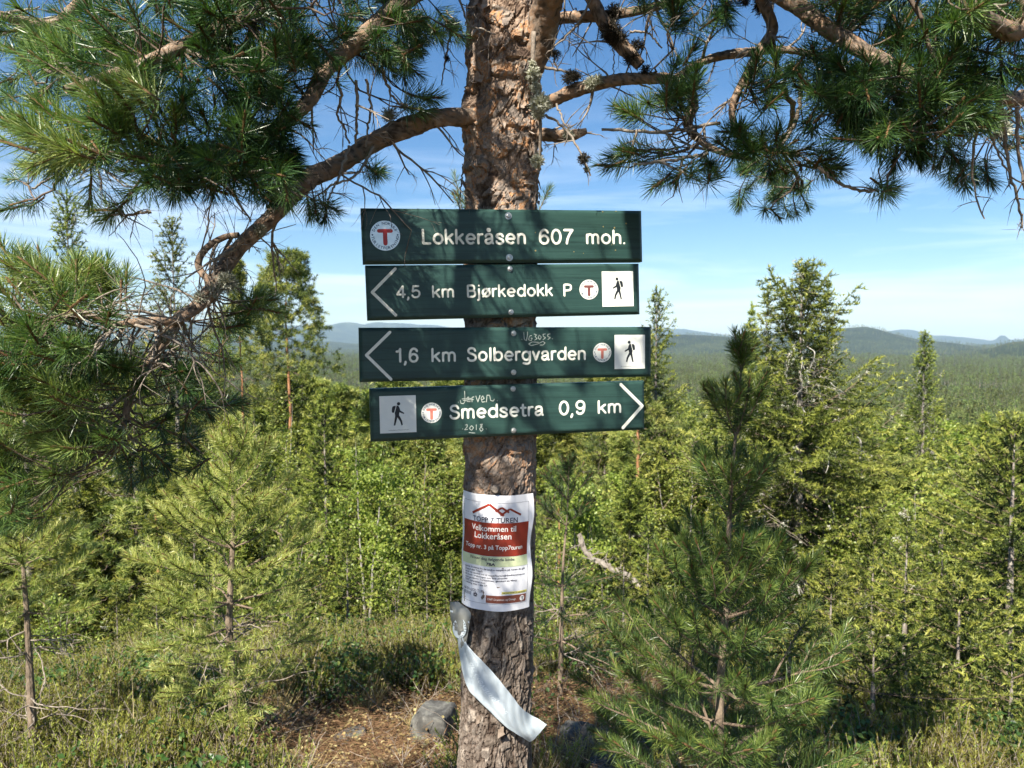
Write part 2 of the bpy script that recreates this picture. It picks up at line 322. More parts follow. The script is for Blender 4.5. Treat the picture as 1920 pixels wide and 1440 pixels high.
# ------------------------------------------------------------------ scatter (geometry nodes) for what nobody could count
def scatter(name, pts, rot, scl, idx, sources, kind='stuff'):
    col = bpy.data.collections.new(name + '_sources')
    for k, (me) in enumerate(sources):
        o = bpy.data.objects.new('%s_source_%02d' % (name, k), me); col.objects.link(o)
    me = bpy.data.meshes.new(name); n = len(pts); me.vertices.add(n); me.vertices.foreach_set('co', np.asarray(pts, np.float32).ravel())
    a = me.attributes.new('rot', 'FLOAT_VECTOR', 'POINT'); a.data.foreach_set('vector', np.asarray(rot, np.float32).ravel())
    a = me.attributes.new('scl', 'FLOAT', 'POINT'); a.data.foreach_set('value', np.asarray(scl, np.float32))
    a = me.attributes.new('idx', 'INT', 'POINT'); a.data.foreach_set('value', np.asarray(idx, np.int32))
    o = bpy.data.objects.new(name, me); C.objects.link(o); o['kind'] = kind
    ng = bpy.data.node_groups.new(name, 'GeometryNodeTree')
    ng.interface.new_socket('Geometry', in_out='INPUT', socket_type='NodeSocketGeometry'); ng.interface.new_socket('Geometry', in_out='OUTPUT', socket_type='NodeSocketGeometry')
    N = ng.nodes.new; gi = N('NodeGroupInput'); go = N('NodeGroupOutput'); ci = N('GeometryNodeCollectionInfo'); ci.inputs['Collection'].default_value = col
    ci.inputs['Separate Children'].default_value = True; ci.inputs['Reset Children'].default_value = True
    ip = N('GeometryNodeInstanceOnPoints'); ip.inputs['Pick Instance'].default_value = True
    def attr(nm, t):
        q = N('GeometryNodeInputNamedAttribute'); q.data_type = t; q.inputs['Name'].default_value = nm; return q.outputs['Attribute']
    k = ng.links.new; k(gi.outputs[0], ip.inputs['Points']); k(ci.outputs[0], ip.inputs['Instance'])
    k(attr('rot', 'FLOAT_VECTOR'), ip.inputs['Rotation']); k(attr('scl', 'FLOAT'), ip.inputs['Scale']); k(attr('idx', 'INT'), ip.inputs['Instance Index'])
    k(ip.outputs[0], go.inputs[0])
    md = o.modifiers.new('scatter', 'NODES'); md.node_group = ng
    return o

# ------------------------------------------------------------------ needles, shoots, leaves
def needles(g, base, d, length, width, rg, m=0, tint=.5, curve=.12, tipw=.0, segs=2):
    """thin bent blades: base (n,3), unit direction (n,3), length (n,), width"""
    n = len(base); length = np.broadcast_to(length, (n,)); u, w = perp_basis(d)
    ph = rg.uniform(0, 2 * math.pi, n)[:, None]; side = np.cos(ph) * u + np.sin(ph) * w; nor = np.cross(d, side)
    bend = rg.normal(0, curve, n)[:, None] * length[:, None]; L1 = length[:, None]
    wd = width * .5
    if segs == 2:
        c1 = base + d * L1 * .5 + nor * bend * .35; c2 = base + d * L1 + nor * bend
        v = np.stack((base - side * wd * .7, base + side * wd * .7, c1 + side * wd, c1 - side * wd, c2), 1)
        k = np.arange(n)[:, None] * 5
        g.add(v.reshape(-1, 3), k + np.array((3, 2, 4)), k + np.array((0, 1, 2, 3)), m, np.repeat(np.broadcast_to(tint, (n,)), 5))
    else:
        c2 = base + d * L1 + nor * bend
        v = np.stack((base - side * wd, base + side * wd, c2), 1); k = np.arange(n)[:, None] * 3
        g.add(v.reshape(-1, 3), k + np.array((0, 1, 2)), None, m, np.repeat(np.broadcast_to(tint, (n,)), 3))

def shoot(g, p0, p1, n, nl, rg, a0=70, a1=22, width=.0013, m=0, tint=.5, cpow=1.0, lift=0.0, segs=2, fan=.25):
    """needles set spirally on the twig from p0 to p1 (tip)"""
    p0 = np.asarray(p0, float); p1 = np.asarray(p1, float); ax = unit(p1 - p0)
    t = np.sort(rg.random(n) ** cpow); ph = np.arange(n) * 2.39996 + rg.uniform(0, 6.28) + rg.normal(0, .25, n)
    ang = np.radians(a0 + (a1 - a0) * t ** 1.3 + rg.normal(0, 9, n))
    u, w = perp_basis(ax)
    rad = np.cos(ph)[:, None] * u + np.sin(ph)[:, None] * w
    d = np.cos(ang)[:, None] * ax + np.sin(ang)[:, None] * rad; d[:, 2] += lift; d = unit(d)
    b = p0 + (p1 - p0) * t[:, None]
    ln = nl * (1 - .35 * t ** 3) * rg.normal(1, .10, n)
    needles(g, b + d * .0012, d, ln, width, rg, m, np.clip(tint + rg.normal(0, .13, n), 0, 1), fan * .5, segs=segs)

def grow(bough, targets, rg, gb, tip_r=.0013, expo=.42, back=.10, tmax=.012, minfrac=0.15, jit=.012):
    """branches that lead from the bough to every target (position, direction); emits tubes into gb. returns list of tip paths"""
    nodes = [np.array(p[:3]) for p in bough]; par = list(range(-1, len(bough) - 1)); load = [0] * len(bough)
    tang = list(unit(np.gradient(np.asarray(bough)[:, :3], axis=0))); ok = [k >= len(bough) * minfrac for k in range(len(bough))]; dep = [0] * len(bough)
    arr = np.array(nodes); targets = sorted(targets, key=lambda q: np.min(np.linalg.norm(arr - q[0], axis=1)))
    curves = []
    for p, d in targets:
        p = np.asarray(p, float); d = unit(d); want = p - d * back
        N = np.array(nodes); ds = np.linalg.norm(N - want, axis=1) + .06 * np.array(dep); ds[~np.array(ok)] = 1e9
        k = int(np.argmin(ds)); p0 = nodes[k]; Ln = np.linalg.norm(p - p0); dep0 = dep[k]
        t0 = unit(tang[k] * .6 + unit(want - p0) + rg.normal(0, .25, 3))
        n = max(4, int(Ln / .03)); t = np.linspace(0, 1, n)[:, None]
        b = (1 - t) ** 3 * p0 + 3 * (1 - t) ** 2 * t * (p0 + t0 * Ln * .33) + 3 * (1 - t) * t ** 2 * (p - d * Ln * .33) + t ** 3 * p
        b[1:-1] += rg.normal(0, jit * min(1, Ln / .2), (n - 2, 3)) * .5
        ids = [k]; tg = unit(np.gradient(b, axis=0))
        for q in range(1, n):
            nodes.append(b[q]); par.append(ids[-1]); load.append(0); tang.append(tg[q]); ok.append(q < n - 2); dep.append(dep0 + 1); ids.append(len(nodes) - 1)
        q = ids[-1]
        while q != -1: load[q] += 1; q = par[q]
        curves.append(ids)
    nb = len(bough)
    for ids in curves:
        r = np.array([min(tmax, tip_r * max(1, load[q]) ** expo) for q in ids]); r[0] = r[1]
        if ids[0] < nb: r[0] *= 1.25
        tube(gb, [nodes[q] for q in ids], r, 4 if r[0] < .006 else 6, 0, .35, cap=False, rough=.12, rg=rg)
    return curves, nodes

def dead_twigs(g, start, d, length, rg, r=.003, depth=3, m=0, droop=0.0, wig=.25):
    n = max(4, int(length / .02)); p = [np.asarray(start, float)]; d = unit(np.asarray(d, float)); st = length / n
    dirs = [d]
    for k in range(n):
        d = unit(d + rg.normal(0, wig * .5, 3) + np.array((0, 0, -droop * .1))); p.append(p[-1] + d * st); dirs.append(d)
    tube(g, p, np.linspace(r, r * .35, n + 1), 5 if r > .002 else 3, m, .5, cap=False, rough=.15, rg=rg)
    if depth > 0:
        for k in range(rg.integers(2, 5)):
            q = rg.integers(1, n + 1); side = unit(rg.normal(0, 1, 3)); dd = unit(dirs[q] + side * .9)
            dead_twigs(g, p[q], dd, length * rg.uniform(.3, .65), rg, r * (1 - .65 * q / n) * .75, depth - 1, m, droop, wig)

def tuft(g, p, r, n, rg, m=0, w=.0022, lo=.2, hi=.9):
    """lichen: a shaggy ball of short forked ribbons"""
    n = int(n * 2.2); w = w * .7; d = unit(rg.normal(0, 1, (n, 3))); b = np.asarray(p) + d * r * .5 * rg.random((n, 1))
    ln = r * rg.uniform(.2, .6, n); needles(g, b, d, ln, w, rg, m, rg.uniform(lo, hi, n), .5)
    e = b + d * ln[:, None] * .6; d2 = unit(d + rg.normal(0, .6, (n, 3))); needles(g, e, d2, ln * .5, w * 1.3, rg, m, rg.uniform(lo, hi, n), .4)

def leaves(g, c, rg, size, m=0, lo=0, hi=1, flat=.5):
    """rhombic leaves folded a little at centres c"""
    n = len(c); nor = unit(rg.normal(0, 1, (n, 3)) + np.array((-.15, -.3, flat))); u, w = perp_basis(nor); ph = rg.uniform(0, 6.28, n)[:, None]
    a = (np.cos(ph) * u + np.sin(ph) * w); b = np.cross(nor, a); s = size * rg.uniform(.7, 1.25, n)[:, None]
    v = np.stack((c - a * s * .5, c + b * s * .36 + nor * s * .08, c + a * s * .55, c - b * s * .36 + nor * s * .08), 1); k = np.arange(n)[:, None] * 4
    f = np.concatenate((k + np.array((0, 2, 1)), k + np.array((0, 3, 2))))
    g.add(v.reshape(-1, 3), f, None, m, np.repeat(rg.uniform(lo, hi, n), 4))

# ------------------------------------------------------------------ tree builders; each returns (trunk, wood, crown) Geo with the base at the origin
def trunk_geo(h, r0, rg, lean=(0, 0), wob=.01, n=24, sides=8, top=.15):
    t = np.linspace(0, 1, n); x = lean[0] * t * h + wob * h * np.cumsum(rg.normal(0, .12, n)); y = lean[1] * t * h + wob * h * np.cumsum(rg.normal(0, .12, n))
    x -= x[0]; y -= y[0]; p = np.stack((x, y, t * h - .15 * (t == 0)), 1); r = r0 * ((1 - t) ** .8 * (1 - top) + top * (1 - t) + .01) * (1 + .5 * np.exp(-t * h / .12 * .6))
    g = Geo(); tube(g, p, r, sides, 0, .5, rough=.05, rg=rg); return g, p, r

def spruce(h, wid, seed, r0=.05, dens=1.0, nl=.03, nw=.009, start=.08, dead=0.0, ragged=.2, prof=None, droop=.25, topn=1, step=.16, rows=1.0):
    rg = np.random.default_rng(seed); gt, tp, tr = trunk_geo(h, r0, rg, wob=.004)
    gw, gc, gd = Geo(), Geo(), Geo(); prof = prof or (lambda t: (1 - t) ** .85 * (.35 + .65 * min(1, t * 6 + .3)))
    z = start * h
    while z < h * .985:
        t = z / h; pos = np.array([np.interp(z, tp[:, 2], tp[:, k]) for k in (0, 1)] + [z])
        nb = rg.integers(4, 7)
        a0 = rg.uniform(0, 6.28)
        for k in range(nb):
            a = a0 + k * 6.28 / nb + rg.normal(0, .25); Lb = wid * prof(t) * rg.uniform(1 - ragged * 2, 1 + ragged) + .03
            if Lb < .03: continue
            el = (55 * t ** 1.5 + 8 - 22 * (1 - t)) if t < .93 else 55
            el = R(el + rg.normal(0, 6)); hd = np.array((math.cos(a), math.sin(a), 0))
            n = max(3, int(Lb / .06)); s = np.linspace(0, 1, n)[:, None]
            pts = pos + hd * Lb * s * math.cos(el) + np.array((0, 0, 1.)) * (Lb * s * math.sin(el) - droop * Lb * np.sin(s * math.pi * .8) * (1 - t) + .10 * Lb * s ** 2)
            isdead = rg.random() < dead * (1.25 - t)
            tube(gw, pts[::2] if n > 6 else pts, np.linspace(max(.0025, r0 * .16 * (1 - t) + .002), .0012, len(pts[::2]) if n > 6 else n), 3, 0, .5, cap=False)
            side = np.cross(hd, (0, 0, 1.)); twigs = [(pts[0] * .4 + pts[1] * .6, pts[-1], 1.0)]
            m_ = max(2, int(Lb / (.055 if nw < .006 else .085) * rows))
            for q in range(m_):
                f = .12 + .86 * (q + rg.random() * .6) / m_; b = pts[0] + 0; idx = f * (n - 1); i0 = int(min(n - 2, idx)); b = pts[i0] + (pts[i0 + 1] - pts[i0]) * (idx - i0)
                sg = 1 if q % 2 else -1; tl = Lb * (.42 * (1 - f) + .10) * rg.uniform(.6, 1.2) + .02
                e = b + (hd * .62 + side * sg * .75) * tl + np.array((0, 0, -.32 * tl * (1 - t) + rg.normal(0, .12) * tl)); twigs.append((b, e, .8))
            if isdead:
                for b, e, w_ in twigs: tube(gd, [b, (b + e) / 2 + rg.normal(0, .01, 3), e], [.003, .002, .001], 3, 0, .5, cap=False)
                for q in range(int(3 + Lb * 5)):
                    b, e, _ = twigs[rg.integers(len(twigs))]; f = rg.random(); tuft(gd, b + (e - b) * f, rg.uniform(.02, .045), 6, rg, 1, nw * .7)
                if rg.random() < .6: continue
            for b, e, w_ in twigs:
                Lt = np.linalg.norm(e - b); nn = max(5, int(Lt / nl * 7.5 * dens))
                if isdead: nn = int(nn * .35) + 2
                if Lt > .35: tube(gw, [b, e], [.0018, .001], 3, 0, .5, cap=False)
                tt = rg.random(nn); ax = unit(e - b); rd = unit(rg.normal(0, 1, (nn, 3)) + np.array((0, 0, .35)))
                d = unit(ax * .75 + rd * .85); base = b + (e - b) * tt[:, None]
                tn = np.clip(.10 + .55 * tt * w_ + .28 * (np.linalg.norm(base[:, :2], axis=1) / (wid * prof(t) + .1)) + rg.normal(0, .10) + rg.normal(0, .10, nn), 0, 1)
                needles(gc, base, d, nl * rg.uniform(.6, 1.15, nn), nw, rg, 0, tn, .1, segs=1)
        z += step * (.6 + .8 * (1 - t) * 1.0) * rg.uniform(.8, 1.2)
    # leader
    tip = tp[-1]; nn = int(60 * dens); d = unit(rg.normal(0, 1, (nn, 3)) * .8 + np.array((0, 0, 1.))); needles(gc, tip - np.array((0, 0, 1.)) * rg.random((nn, 1)) * .25, d, nl, nw, rg, 0, .7, .1, segs=1)
    return gt, gw, gc, gd

def pine(h, wid, seed, r0=.06, start=.35, nl=.06, nw=.006, dens=1.0, clumps=150, flat=.4, lean=(0, 0), per=26, egg=None):
    rg = np.random.default_rng(seed); gt, tp, tr = trunk_geo(h, r0, rg, lean, .012, top=.25); gw, gc = Geo(), Geo()
    bough = tp[int(len(tp) * start):]
    T = []
    for k in range(clumps):
        t = start + (1 - start) * rg.random() ** .8; zz = t * h
        u = (t - start) / (1 - start); rad = wid * (egg(u) if egg else (math.sin(min(1, u * 1.15 + .12) * math.pi) ** .6 * .9 + .1))
        a = rg.uniform(0, 6.28); rr = rad * rg.uniform(.35, 1) ** .6; c = np.array((math.cos(a) * rr, math.sin(a) * rr, zz)) + np.interp(zz, tp[:, 2], tp[:, 0]) * np.array((1, 0, 0))
        c[2] += .18 * rr; T.append((c, unit(np.array((math.cos(a), math.sin(a), .55)) + rg.normal(0, .25, 3))))
    grow(bough, T, rg, gw, tip_r=.0022, expo=.45, back=.18, tmax=r0 * .45, minfrac=0, jit=.03)
    for c, d in T:
        base_t = rg.uniform(.15, .75)
        for s in range(rg.integers(3, 6)):
            dd = unit(d + rg.normal(0, .55, 3)); L_ = rg.uniform(.06, .13) * (1 + h * .04); b = c + rg.normal(0, .035 * (1 + h * .08), 3)
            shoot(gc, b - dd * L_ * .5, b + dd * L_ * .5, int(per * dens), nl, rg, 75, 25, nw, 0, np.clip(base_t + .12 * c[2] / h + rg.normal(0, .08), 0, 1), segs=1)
    return gt, gw, gc

def birch(h, wid, seed, r0=.03, n=3500, size=.03, start=.2, stems=1, nbr=26):
    rg = np.random.default_rng(seed); gt, gw, gc = Geo(), Geo(), Geo()
    for s in range(stems):
        g1, tp, tr = trunk_geo(h * rg.uniform(.8, 1), r0, rg, (rg.normal(0, .08), rg.normal(0, .08)), .02, top=.15)
        gt.add(g1.v[0], g1.f3[0], g1.f4[0]); br = []
        for k in range(nbr):
            t = start + (1 - start) * rg.random(); z = t * tp[-1][2]; p = np.array([np.interp(z, tp[:, 2], tp[:, q]) for q in range(3)]); a = rg.uniform(0, 6.28)
            Lb = wid * (1.05 - t) ** .6 * rg.uniform(.5, 1.1) + .1; d = unit(np.array((math.cos(a), math.sin(a), rg.uniform(.4, 1.3)))); m_ = 7; pts = [p]
            for q in range(m_): d = unit(d + rg.normal(0, .14, 3) + np.array((0, 0, -.10))); pts.append(pts[-1] + d * Lb / m_)
            pts = np.array(pts); tube(gw, pts, np.linspace(.005, .001, m_ + 1), 4, 0, .5, cap=False); br.append((pts, Lb))
        wts = np.array([b[1] for b in br]); wts /= wts.sum()
        for (pts, Lb), w_ in zip(br, wts):
            nn = int(n / stems * w_); f = rg.random(nn) ** .7 * (len(pts) - 1.001); i0 = f.astype(int); c = pts[i0] + (pts[i0 + 1] - pts[i0]) * (f - i0)[:, None]
            off = rg.normal(0, 1, (nn, 3)) * (.06 + .12 * Lb) * np.array((1, 1, .8)); c = c + off * rg.random((nn, 1))
            sh = rg.uniform(0, .4); leaves(gc, c, rg, size, 0, sh, sh + .6)
    return gt, gw, gc

def young_pine(path, rpath, whorls, seed, stem_needles=.55, nl=.055, nw=.0014, per=110, seg=.11, curl=.5, side_ang=48, tint=.5, segs=2, axis_extra=None):
    """young Scots pine. path: world/local points of the trunk base -> leader tip. whorls: (fraction along trunk, count, length, elevation deg, azimuth0)"""
    rg = np.random.default_rng(seed); gt, gw, gc = Geo(), Geo(), Geo()
    tp = smooth_path(path, 60); tr = np.interp(np.linspace(0, 1, 60), np.linspace(0, 1, len(rpath)), rpath); tube(gt, tp, tr, 9, 0, .5, rough=.05, rg=rg)
    def at(t): i = t * 59; k = int(min(58, i)); return tp[k] + (tp[k + 1] - tp[k]) * (i - k)
    H = np.linalg.norm(tp[-1] - tp[0])
    t = stem_needles
    while t < 1:
        t2 = min(1, t + seg / H); fr = (t - stem_needles) / (1 - stem_needles)
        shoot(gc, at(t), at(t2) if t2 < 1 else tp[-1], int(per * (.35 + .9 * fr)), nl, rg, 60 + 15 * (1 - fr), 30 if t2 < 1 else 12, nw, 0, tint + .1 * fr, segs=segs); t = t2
    for wt, cnt, Lw, el, az0 in whorls:
        for k in range(cnt):
            a = R(az0) + k * 6.283 / cnt + rg.normal(0, .15); L0 = Lw * rg.uniform(.82, 1.12); e = R(el + rg.normal(0, 5)); n = max(4, int(L0 / .035)); p = [at(wt)]
            st = L0 / n
            for q in range(n):
                e2 = e + R(curl * 30) * (q / n) ** 1.5; p.append(p[-1] + st * np.array((math.cos(a) * math.cos(e2), math.sin(a) * math.cos(e2), math.sin(e2))) + rg.normal(0, .0022, 3))
            p = np.array(p); rb = max(.0022, .012 * L0 ** .9); tube(gw, p, np.linspace(rb, .0018, n + 1), 6, 0, .5, cap=False, rough=.08, rg=rg)
            def clothe(pts, frac, tn):
                Ls = np.concatenate(([0], np.cumsum(np.linalg.norm(np.diff(pts, axis=0), axis=1)))); tot = Ls[-1]; s = tot * frac
                while s < tot - .01:
                    s2 = min(tot, s + seg); s2 = tot if tot - s2 < .03 else s2
                    q0 = np.array([np.interp(s, Ls, pts[:, c]) for c in range(3)]); q1 = np.array([np.interp(s2, Ls, pts[:, c]) for c in range(3)])
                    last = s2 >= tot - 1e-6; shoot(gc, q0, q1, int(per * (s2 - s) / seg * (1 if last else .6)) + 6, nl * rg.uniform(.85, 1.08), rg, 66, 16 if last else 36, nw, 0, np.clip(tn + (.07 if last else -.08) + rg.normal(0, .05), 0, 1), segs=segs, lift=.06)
                    if last: tube(gc, [q1 - unit(q1 - q0) * .02, q1, q1 + unit(q1 - q0) * .012], [.0026, .003, .0006], 5, 1, .5, cap=False)
                    s = s2
            clothe(p, max(0, 1 - .26 / L0) if L0 > .26 else .1, tint)
            ax = unit(p[-1] - p[0]); sd = unit(np.cross(ax, (0, 0, 1.)))
            f = .38 if L0 > .2 else .6
            while f < .93:
                i0 = int(f * n); b = p[i0]; tl = L0 * (1 - f) * rg.uniform(.65, .95) + .035
                for sg in (-1, 1):
                    if rg.random() < .12: continue
                    dd = unit(ax * math.cos(R(side_ang)) + sd * sg * math.sin(R(side_ang)) + np.array((0, 0, rg.uniform(0, .35)))); m_ = max(3, int(tl / .035)); q_ = [b]
                    for s in range(m_): dd = unit(dd + np.array((0, 0, .07)) + ax * .05 + rg.normal(0, .03, 3)); q_.append(q_[-1] + dd * tl / m_)
                    q_ = np.array(q_); tube(gw, q_, np.linspace(rb * .55, .0015, m_ + 1), 5, 0, .5, cap=False); clothe(q_, max(0, 1 - .20 / tl) if tl > .2 else 0, tint)
                f += max(.10, seg / L0 * .85)
    return gt, gw, gc

#@@FAR
# ------------------------------------------------------------------ distant forest: one mass
rf = np.random.default_rng(21)
def lod_tree(seed, kind, near):
    r_ = np.random.default_rng(seed); g = Geo(); n = 1500 if near else 150; t = r_.random(n) ** .8; a = r_.uniform(0, 6.28, n)
    if kind == 'spruce':
        rad = (1 - t) * .17 * (.75 + .25 * np.sin(t * 40)) + .008; rr = rad * r_.uniform(.35, 1.1, n); c = np.stack((np.cos(a) * rr, np.sin(a) * rr, .06 + t * .94), 1); d = unit(np.stack((np.cos(a), np.sin(a), -.35 + 0 * a + .9 * t), 1) + r_.normal(0, .3, (n, 3)))
    else:
        t = .30 + .7 * t; rad = .20 * np.sin(np.clip((t - .25) / .80, 0, 1) * math.pi) ** .6 + .01; lob = .75 + .35 * np.sin(a * 3 + t * 9 + seed); rr = rad * lob * r_.uniform(.5, 1.1, n); c = np.stack((np.cos(a) * rr, np.sin(a) * rr, t), 1); d = unit(r_.normal(0, 1, (n, 3)) + np.array((0, 0, .6)))
    sz = .030 if near else .075
    needles(g, c, d, sz * r_.uniform(.6, 1.3, n), sz * .42, r_, 0, np.clip(.2 + .5 * t + r_.normal(0, .15, n), 0, 1), .1, segs=1)
    tube(g, [(0, 0, -.08), (0, 0, .45), (0, 0, .9)], [.012, .008, .002], 4, 1, .5, cap=False)
    return g.mesh('distant_tree', [M['far'], M['greytrunk']])
lods = [lod_tree(1, 'spruce', 1), lod_tree(2, 'spruce', 1), lod_tree(3, 'pine', 1), lod_tree(7, 'pine', 1), lod_tree(4, 'spruce', 0), lod_tree(5, 'spruce', 0), lod_tree(6, 'pine', 0)]
def far_pts(n, r0, r1, pw):
    az = rf.uniform(R(-42), R(42), n); r = (r0 ** pw + (r1 ** pw - r0 ** pw) * rf.random(n)) ** (1 / pw)
    return r * np.sin(az), r * np.cos(az), r
PX, PY, SC_, IX = [], [], [], []
for n, r0, r1, pw, lo, hi in ((3600, 62, 300, 1.6, 0, 4), (52000, 260, 2600, 1.05, 4, 7), (22000, 2400, 6200, 1.2, 4, 7)):
    x, y, r = far_pts(n, r0, r1, pw); keep = (fbm(x, y, 90, 3) > -.6) & (fbm(x + 31, y, 520, 3) > -.8)
    x, y, r = x[keep], y[keep], r[keep]; PX.append(x); PY.append(y); IX.append(rf.integers(lo, hi, len(x))); SC_.append((6 + 8 * rf.random(len(x)) ** 1.6) * np.clip(r / 1500, 1, 1.9) ** .5)
PX, PY, IX, SC_ = map(np.concatenate, (PX, PY, IX, SC_))
SC_ = np.where((PX / PY > .12) & (np.hypot(PX, PY) < 160), SC_ * .8, SC_)
scatter('distant_forest', np.stack((PX, PY, ground_z(PX, PY)), 1), np.stack((rf.normal(0, .03, len(PX)), rf.normal(0, .03, len(PX)), rf.uniform(0, 6.28, len(PX))), 1), SC_, IX, lods)

# ------------------------------------------------------------------ trees that can be told apart
def make_tree(name, label, cat, loc, parts, group=None, rz=0, scale=1):
    """parts: (part name, mesh, kind)"""
    e = empty(name, loc, label, cat, group); e.rotation_euler = (0, 0, rz); e.scale = (scale,) * 3
    for pn, me, kd in parts:
        o = bpy.data.objects.new(pn, me); C.objects.link(o); o.parent = e
        if kd: o['kind'] = kd
    return e
def tree_parts(gt, gw, gc, mt, mw, mc, gd=None, cname='needles'):
    ps = [('trunk', gt.mesh('trunk', [mt]), None)]
    if gw.n: ps.append(('branches', gw.mesh('branches', [mw]), 'stuff'))
    ps.append((cname, gc.mesh(cname, mc if isinstance(mc, list) else [mc]), 'stuff'))
    if gd is not None and gd.n: ps.append(('dead_twigs', gd.mesh('dead_twigs', [M['deadtwig'], M['lichen']]), 'stuff'))
    return ps
def SP(*a, **k):
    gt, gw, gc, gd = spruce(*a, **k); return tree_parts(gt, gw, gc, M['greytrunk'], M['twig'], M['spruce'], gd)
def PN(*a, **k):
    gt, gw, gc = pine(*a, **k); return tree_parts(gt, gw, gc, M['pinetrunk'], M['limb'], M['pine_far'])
def BI(*a, **k):
    gt, gw, gc = birch(*a, **k); return tree_parts(gt, gw, gc, M['birchtrunk'], M['twig'], M['birch'], cname='leaves')
def top_at(px, py, Y):
    """x, y and the height of a tree standing on the ground at distance Y whose top shows at (px, py)"""
    q = P(px, py, Y); z = gz(q[0], Y); return q[0], Y, z, q[2] - z
def place(name, label, cat, px, py, Y, build, group=None, rz=0, **k):
    x, y, z, h = top_at(px, py, Y); return make_tree(name, label, cat, (x, y, z - .03), build(h, **k), group, rz)

place('spruce_tree', 'ragged lichen-hung spruce with several leaning tops, right of the dark young pine', 'tree', 1505, 498, 9.0,
      lambda h: SP(h, 2.0, 101, r0=.085, dens=1.5, nl=.060, nw=.014, dead=.30, ragged=.30, step=.14, rows=1.2, droop=.45, prof=lambda t: (1 - t) ** .62 * (1.05 + .28 * math.sin(t * 14)) if t < .82 else .42 * (1 - t) / .18 + .03))
def drape(tree, H, n, seed, lo, hi, rad):
    rg = np.random.default_rng(seed); g = Geo()
    for q in range(n):
        z = rg.uniform(lo, hi) * H; a = rg.uniform(0, 6.28); r_ = rad * (1 - z / H) * rg.random(); d = np.array((math.cos(a), math.sin(a), rg.uniform(-.9, .3)))
        dead_twigs(g, (math.cos(a) * r_, math.sin(a) * r_, z), d, rg.uniform(.2, .75), rg, rg.uniform(.004, .009), 2, 0, 1.2, .35)
    me = g.mesh('grey_twigs', [M['lichentwig']]); o = bpy.data.objects.new('grey_twigs', me); C.objects.link(o); o.parent = tree; o['kind'] = 'stuff'
M['lichentwig'] = bark_mat('lichened_twigs', [(.25, (.14, .13, .115)), (.5, (.33, .32, .28)), (.8, (.52, .51, .45))], 60, (1, 1, 1), .5)
rag = [o for o in C.objects if o.get('label', '').startswith('ragged lichen-hung')][0]; drape(rag, top_at(1505, 498, 9.0)[3], 75, 5, .25, .86, 2.0)
def side_top(h, seed, wid=.55): return SP(h, wid * 1.25, seed, r0=.03, dens=1.1, nl=.05, nw=.012, dead=.12, ragged=.45, step=.16, start=.45, prof=lambda t: (1 - t) ** .9)
place('spruce_tree', 'second slender spruce top crowded against the right side of the ragged spruce', 'tree', 1552, 520, 9.25, lambda h: side_top(h, 102))
place('spruce_tree', 'leaning thin spruce top with cones left of the ragged spruce crown', 'tree', 1442, 530, 9.1, lambda h: side_top(h, 103, .6))
place('spruce_tree', 'small hazy spruce tip just behind the young pine leader', 'tree', 1408, 566, 15, lambda h: SP(h, 1.2, 104, dens=1.3, nl=.08, nw=.02, step=.2))
place('spruce_tree', 'lone narrow half-dead spruce with pale bare side twigs above the far forest at right', 'tree', 1735, 618, 26, lambda h: SP(h, 1.35, 105, r0=.14, dens=1.0, nl=.09, nw=.024, dead=.45, ragged=.35, step=.24, start=.2, prof=lambda t: 1.25 * (1 - t) ** .55))
place('spruce_tree', 'thin spruce spire rising past the right ends of the sign boards', 'tree', 1232, 536, 13, lambda h: SP(h, 1.4, 106, r0=.07, dens=1.0, nl=.065, nw=.016, dead=.2, step=.20, ragged=.35, prof=lambda t: .95 * (1 - t) ** .6))
place('pine_tree', 'round bushy pine behind the right ends of the sign boards', 'tree', 1200, 622, 12, lambda h: PN(h, 1.5, 107, clumps=420, start=.15, nl=.08, nw=.014, per=20))
place('pine_tree', 'tall open pine with an orange trunk against the blue ridge, left of the signs', 'tree', 530, 476, 19, lambda h: PN(h, 1.35, 108, r0=.10, clumps=430, start=.72, nl=.11, nw=.016, per=24, egg=lambda u: 1.0 - .72 * u ** 1.2))
place('spruce_tree', 'tall sparse spruce standing clear in the sky at the far left', 'tree', 122, 352, 10, lambda h: SP(h, 1.15, 109, r0=.06, dens=1.1, nl=.055, nw=.014, dead=.2, ragged=.35, step=.20, start=.3, prof=lambda t: (1 - t) ** .55))
place('spruce_tree', 'ragged thin-crowned spruce between the far left spruce and the slanting bough', 'tree', 322, 402, 11, lambda h: SP(h, 1.25, 110, r0=.06, dens=1.1, nl=.055, nw=.014, dead=.25, ragged=.4, step=.20, start=.3, prof=lambda t: (1 - t) ** .55))
place('pine_tree', 'narrow dark green pine close behind the slanting bough', 'tree', 448, 486, 15, lambda h: PN(h, .85, 111, r0=.06, clumps=260, start=.58, nl=.09, nw=.015, per=20))
place('spruce_tree', 'bright yellow-green young spruce left of the lowest sign board', 'tree', 608, 724, 8.2, lambda h: SP(h, .85, 112, r0=.035, dens=1.6, nl=.045, nw=.012, step=.11, ragged=.2))
place('spruce_tree', 'pale-stemmed small spruce thinly leaved in the lower right', 'tree', 1702, 955, 5.0, lambda h: SP(h, .46, 113, r0=.020, dens=1.3, nl=.030, nw=.007, dead=.25, step=.10, start=.32, ragged=.4))
place('spruce_tree', 'broad dense spruce filling the lower right edge', 'tree', 1905, 775, 4.9, lambda h: SP(h, 1.35, 114, r0=.03, dens=1.5, nl=.028, nw=.0092, step=.10, ragged=.15, droop=.15, rows=1.3))
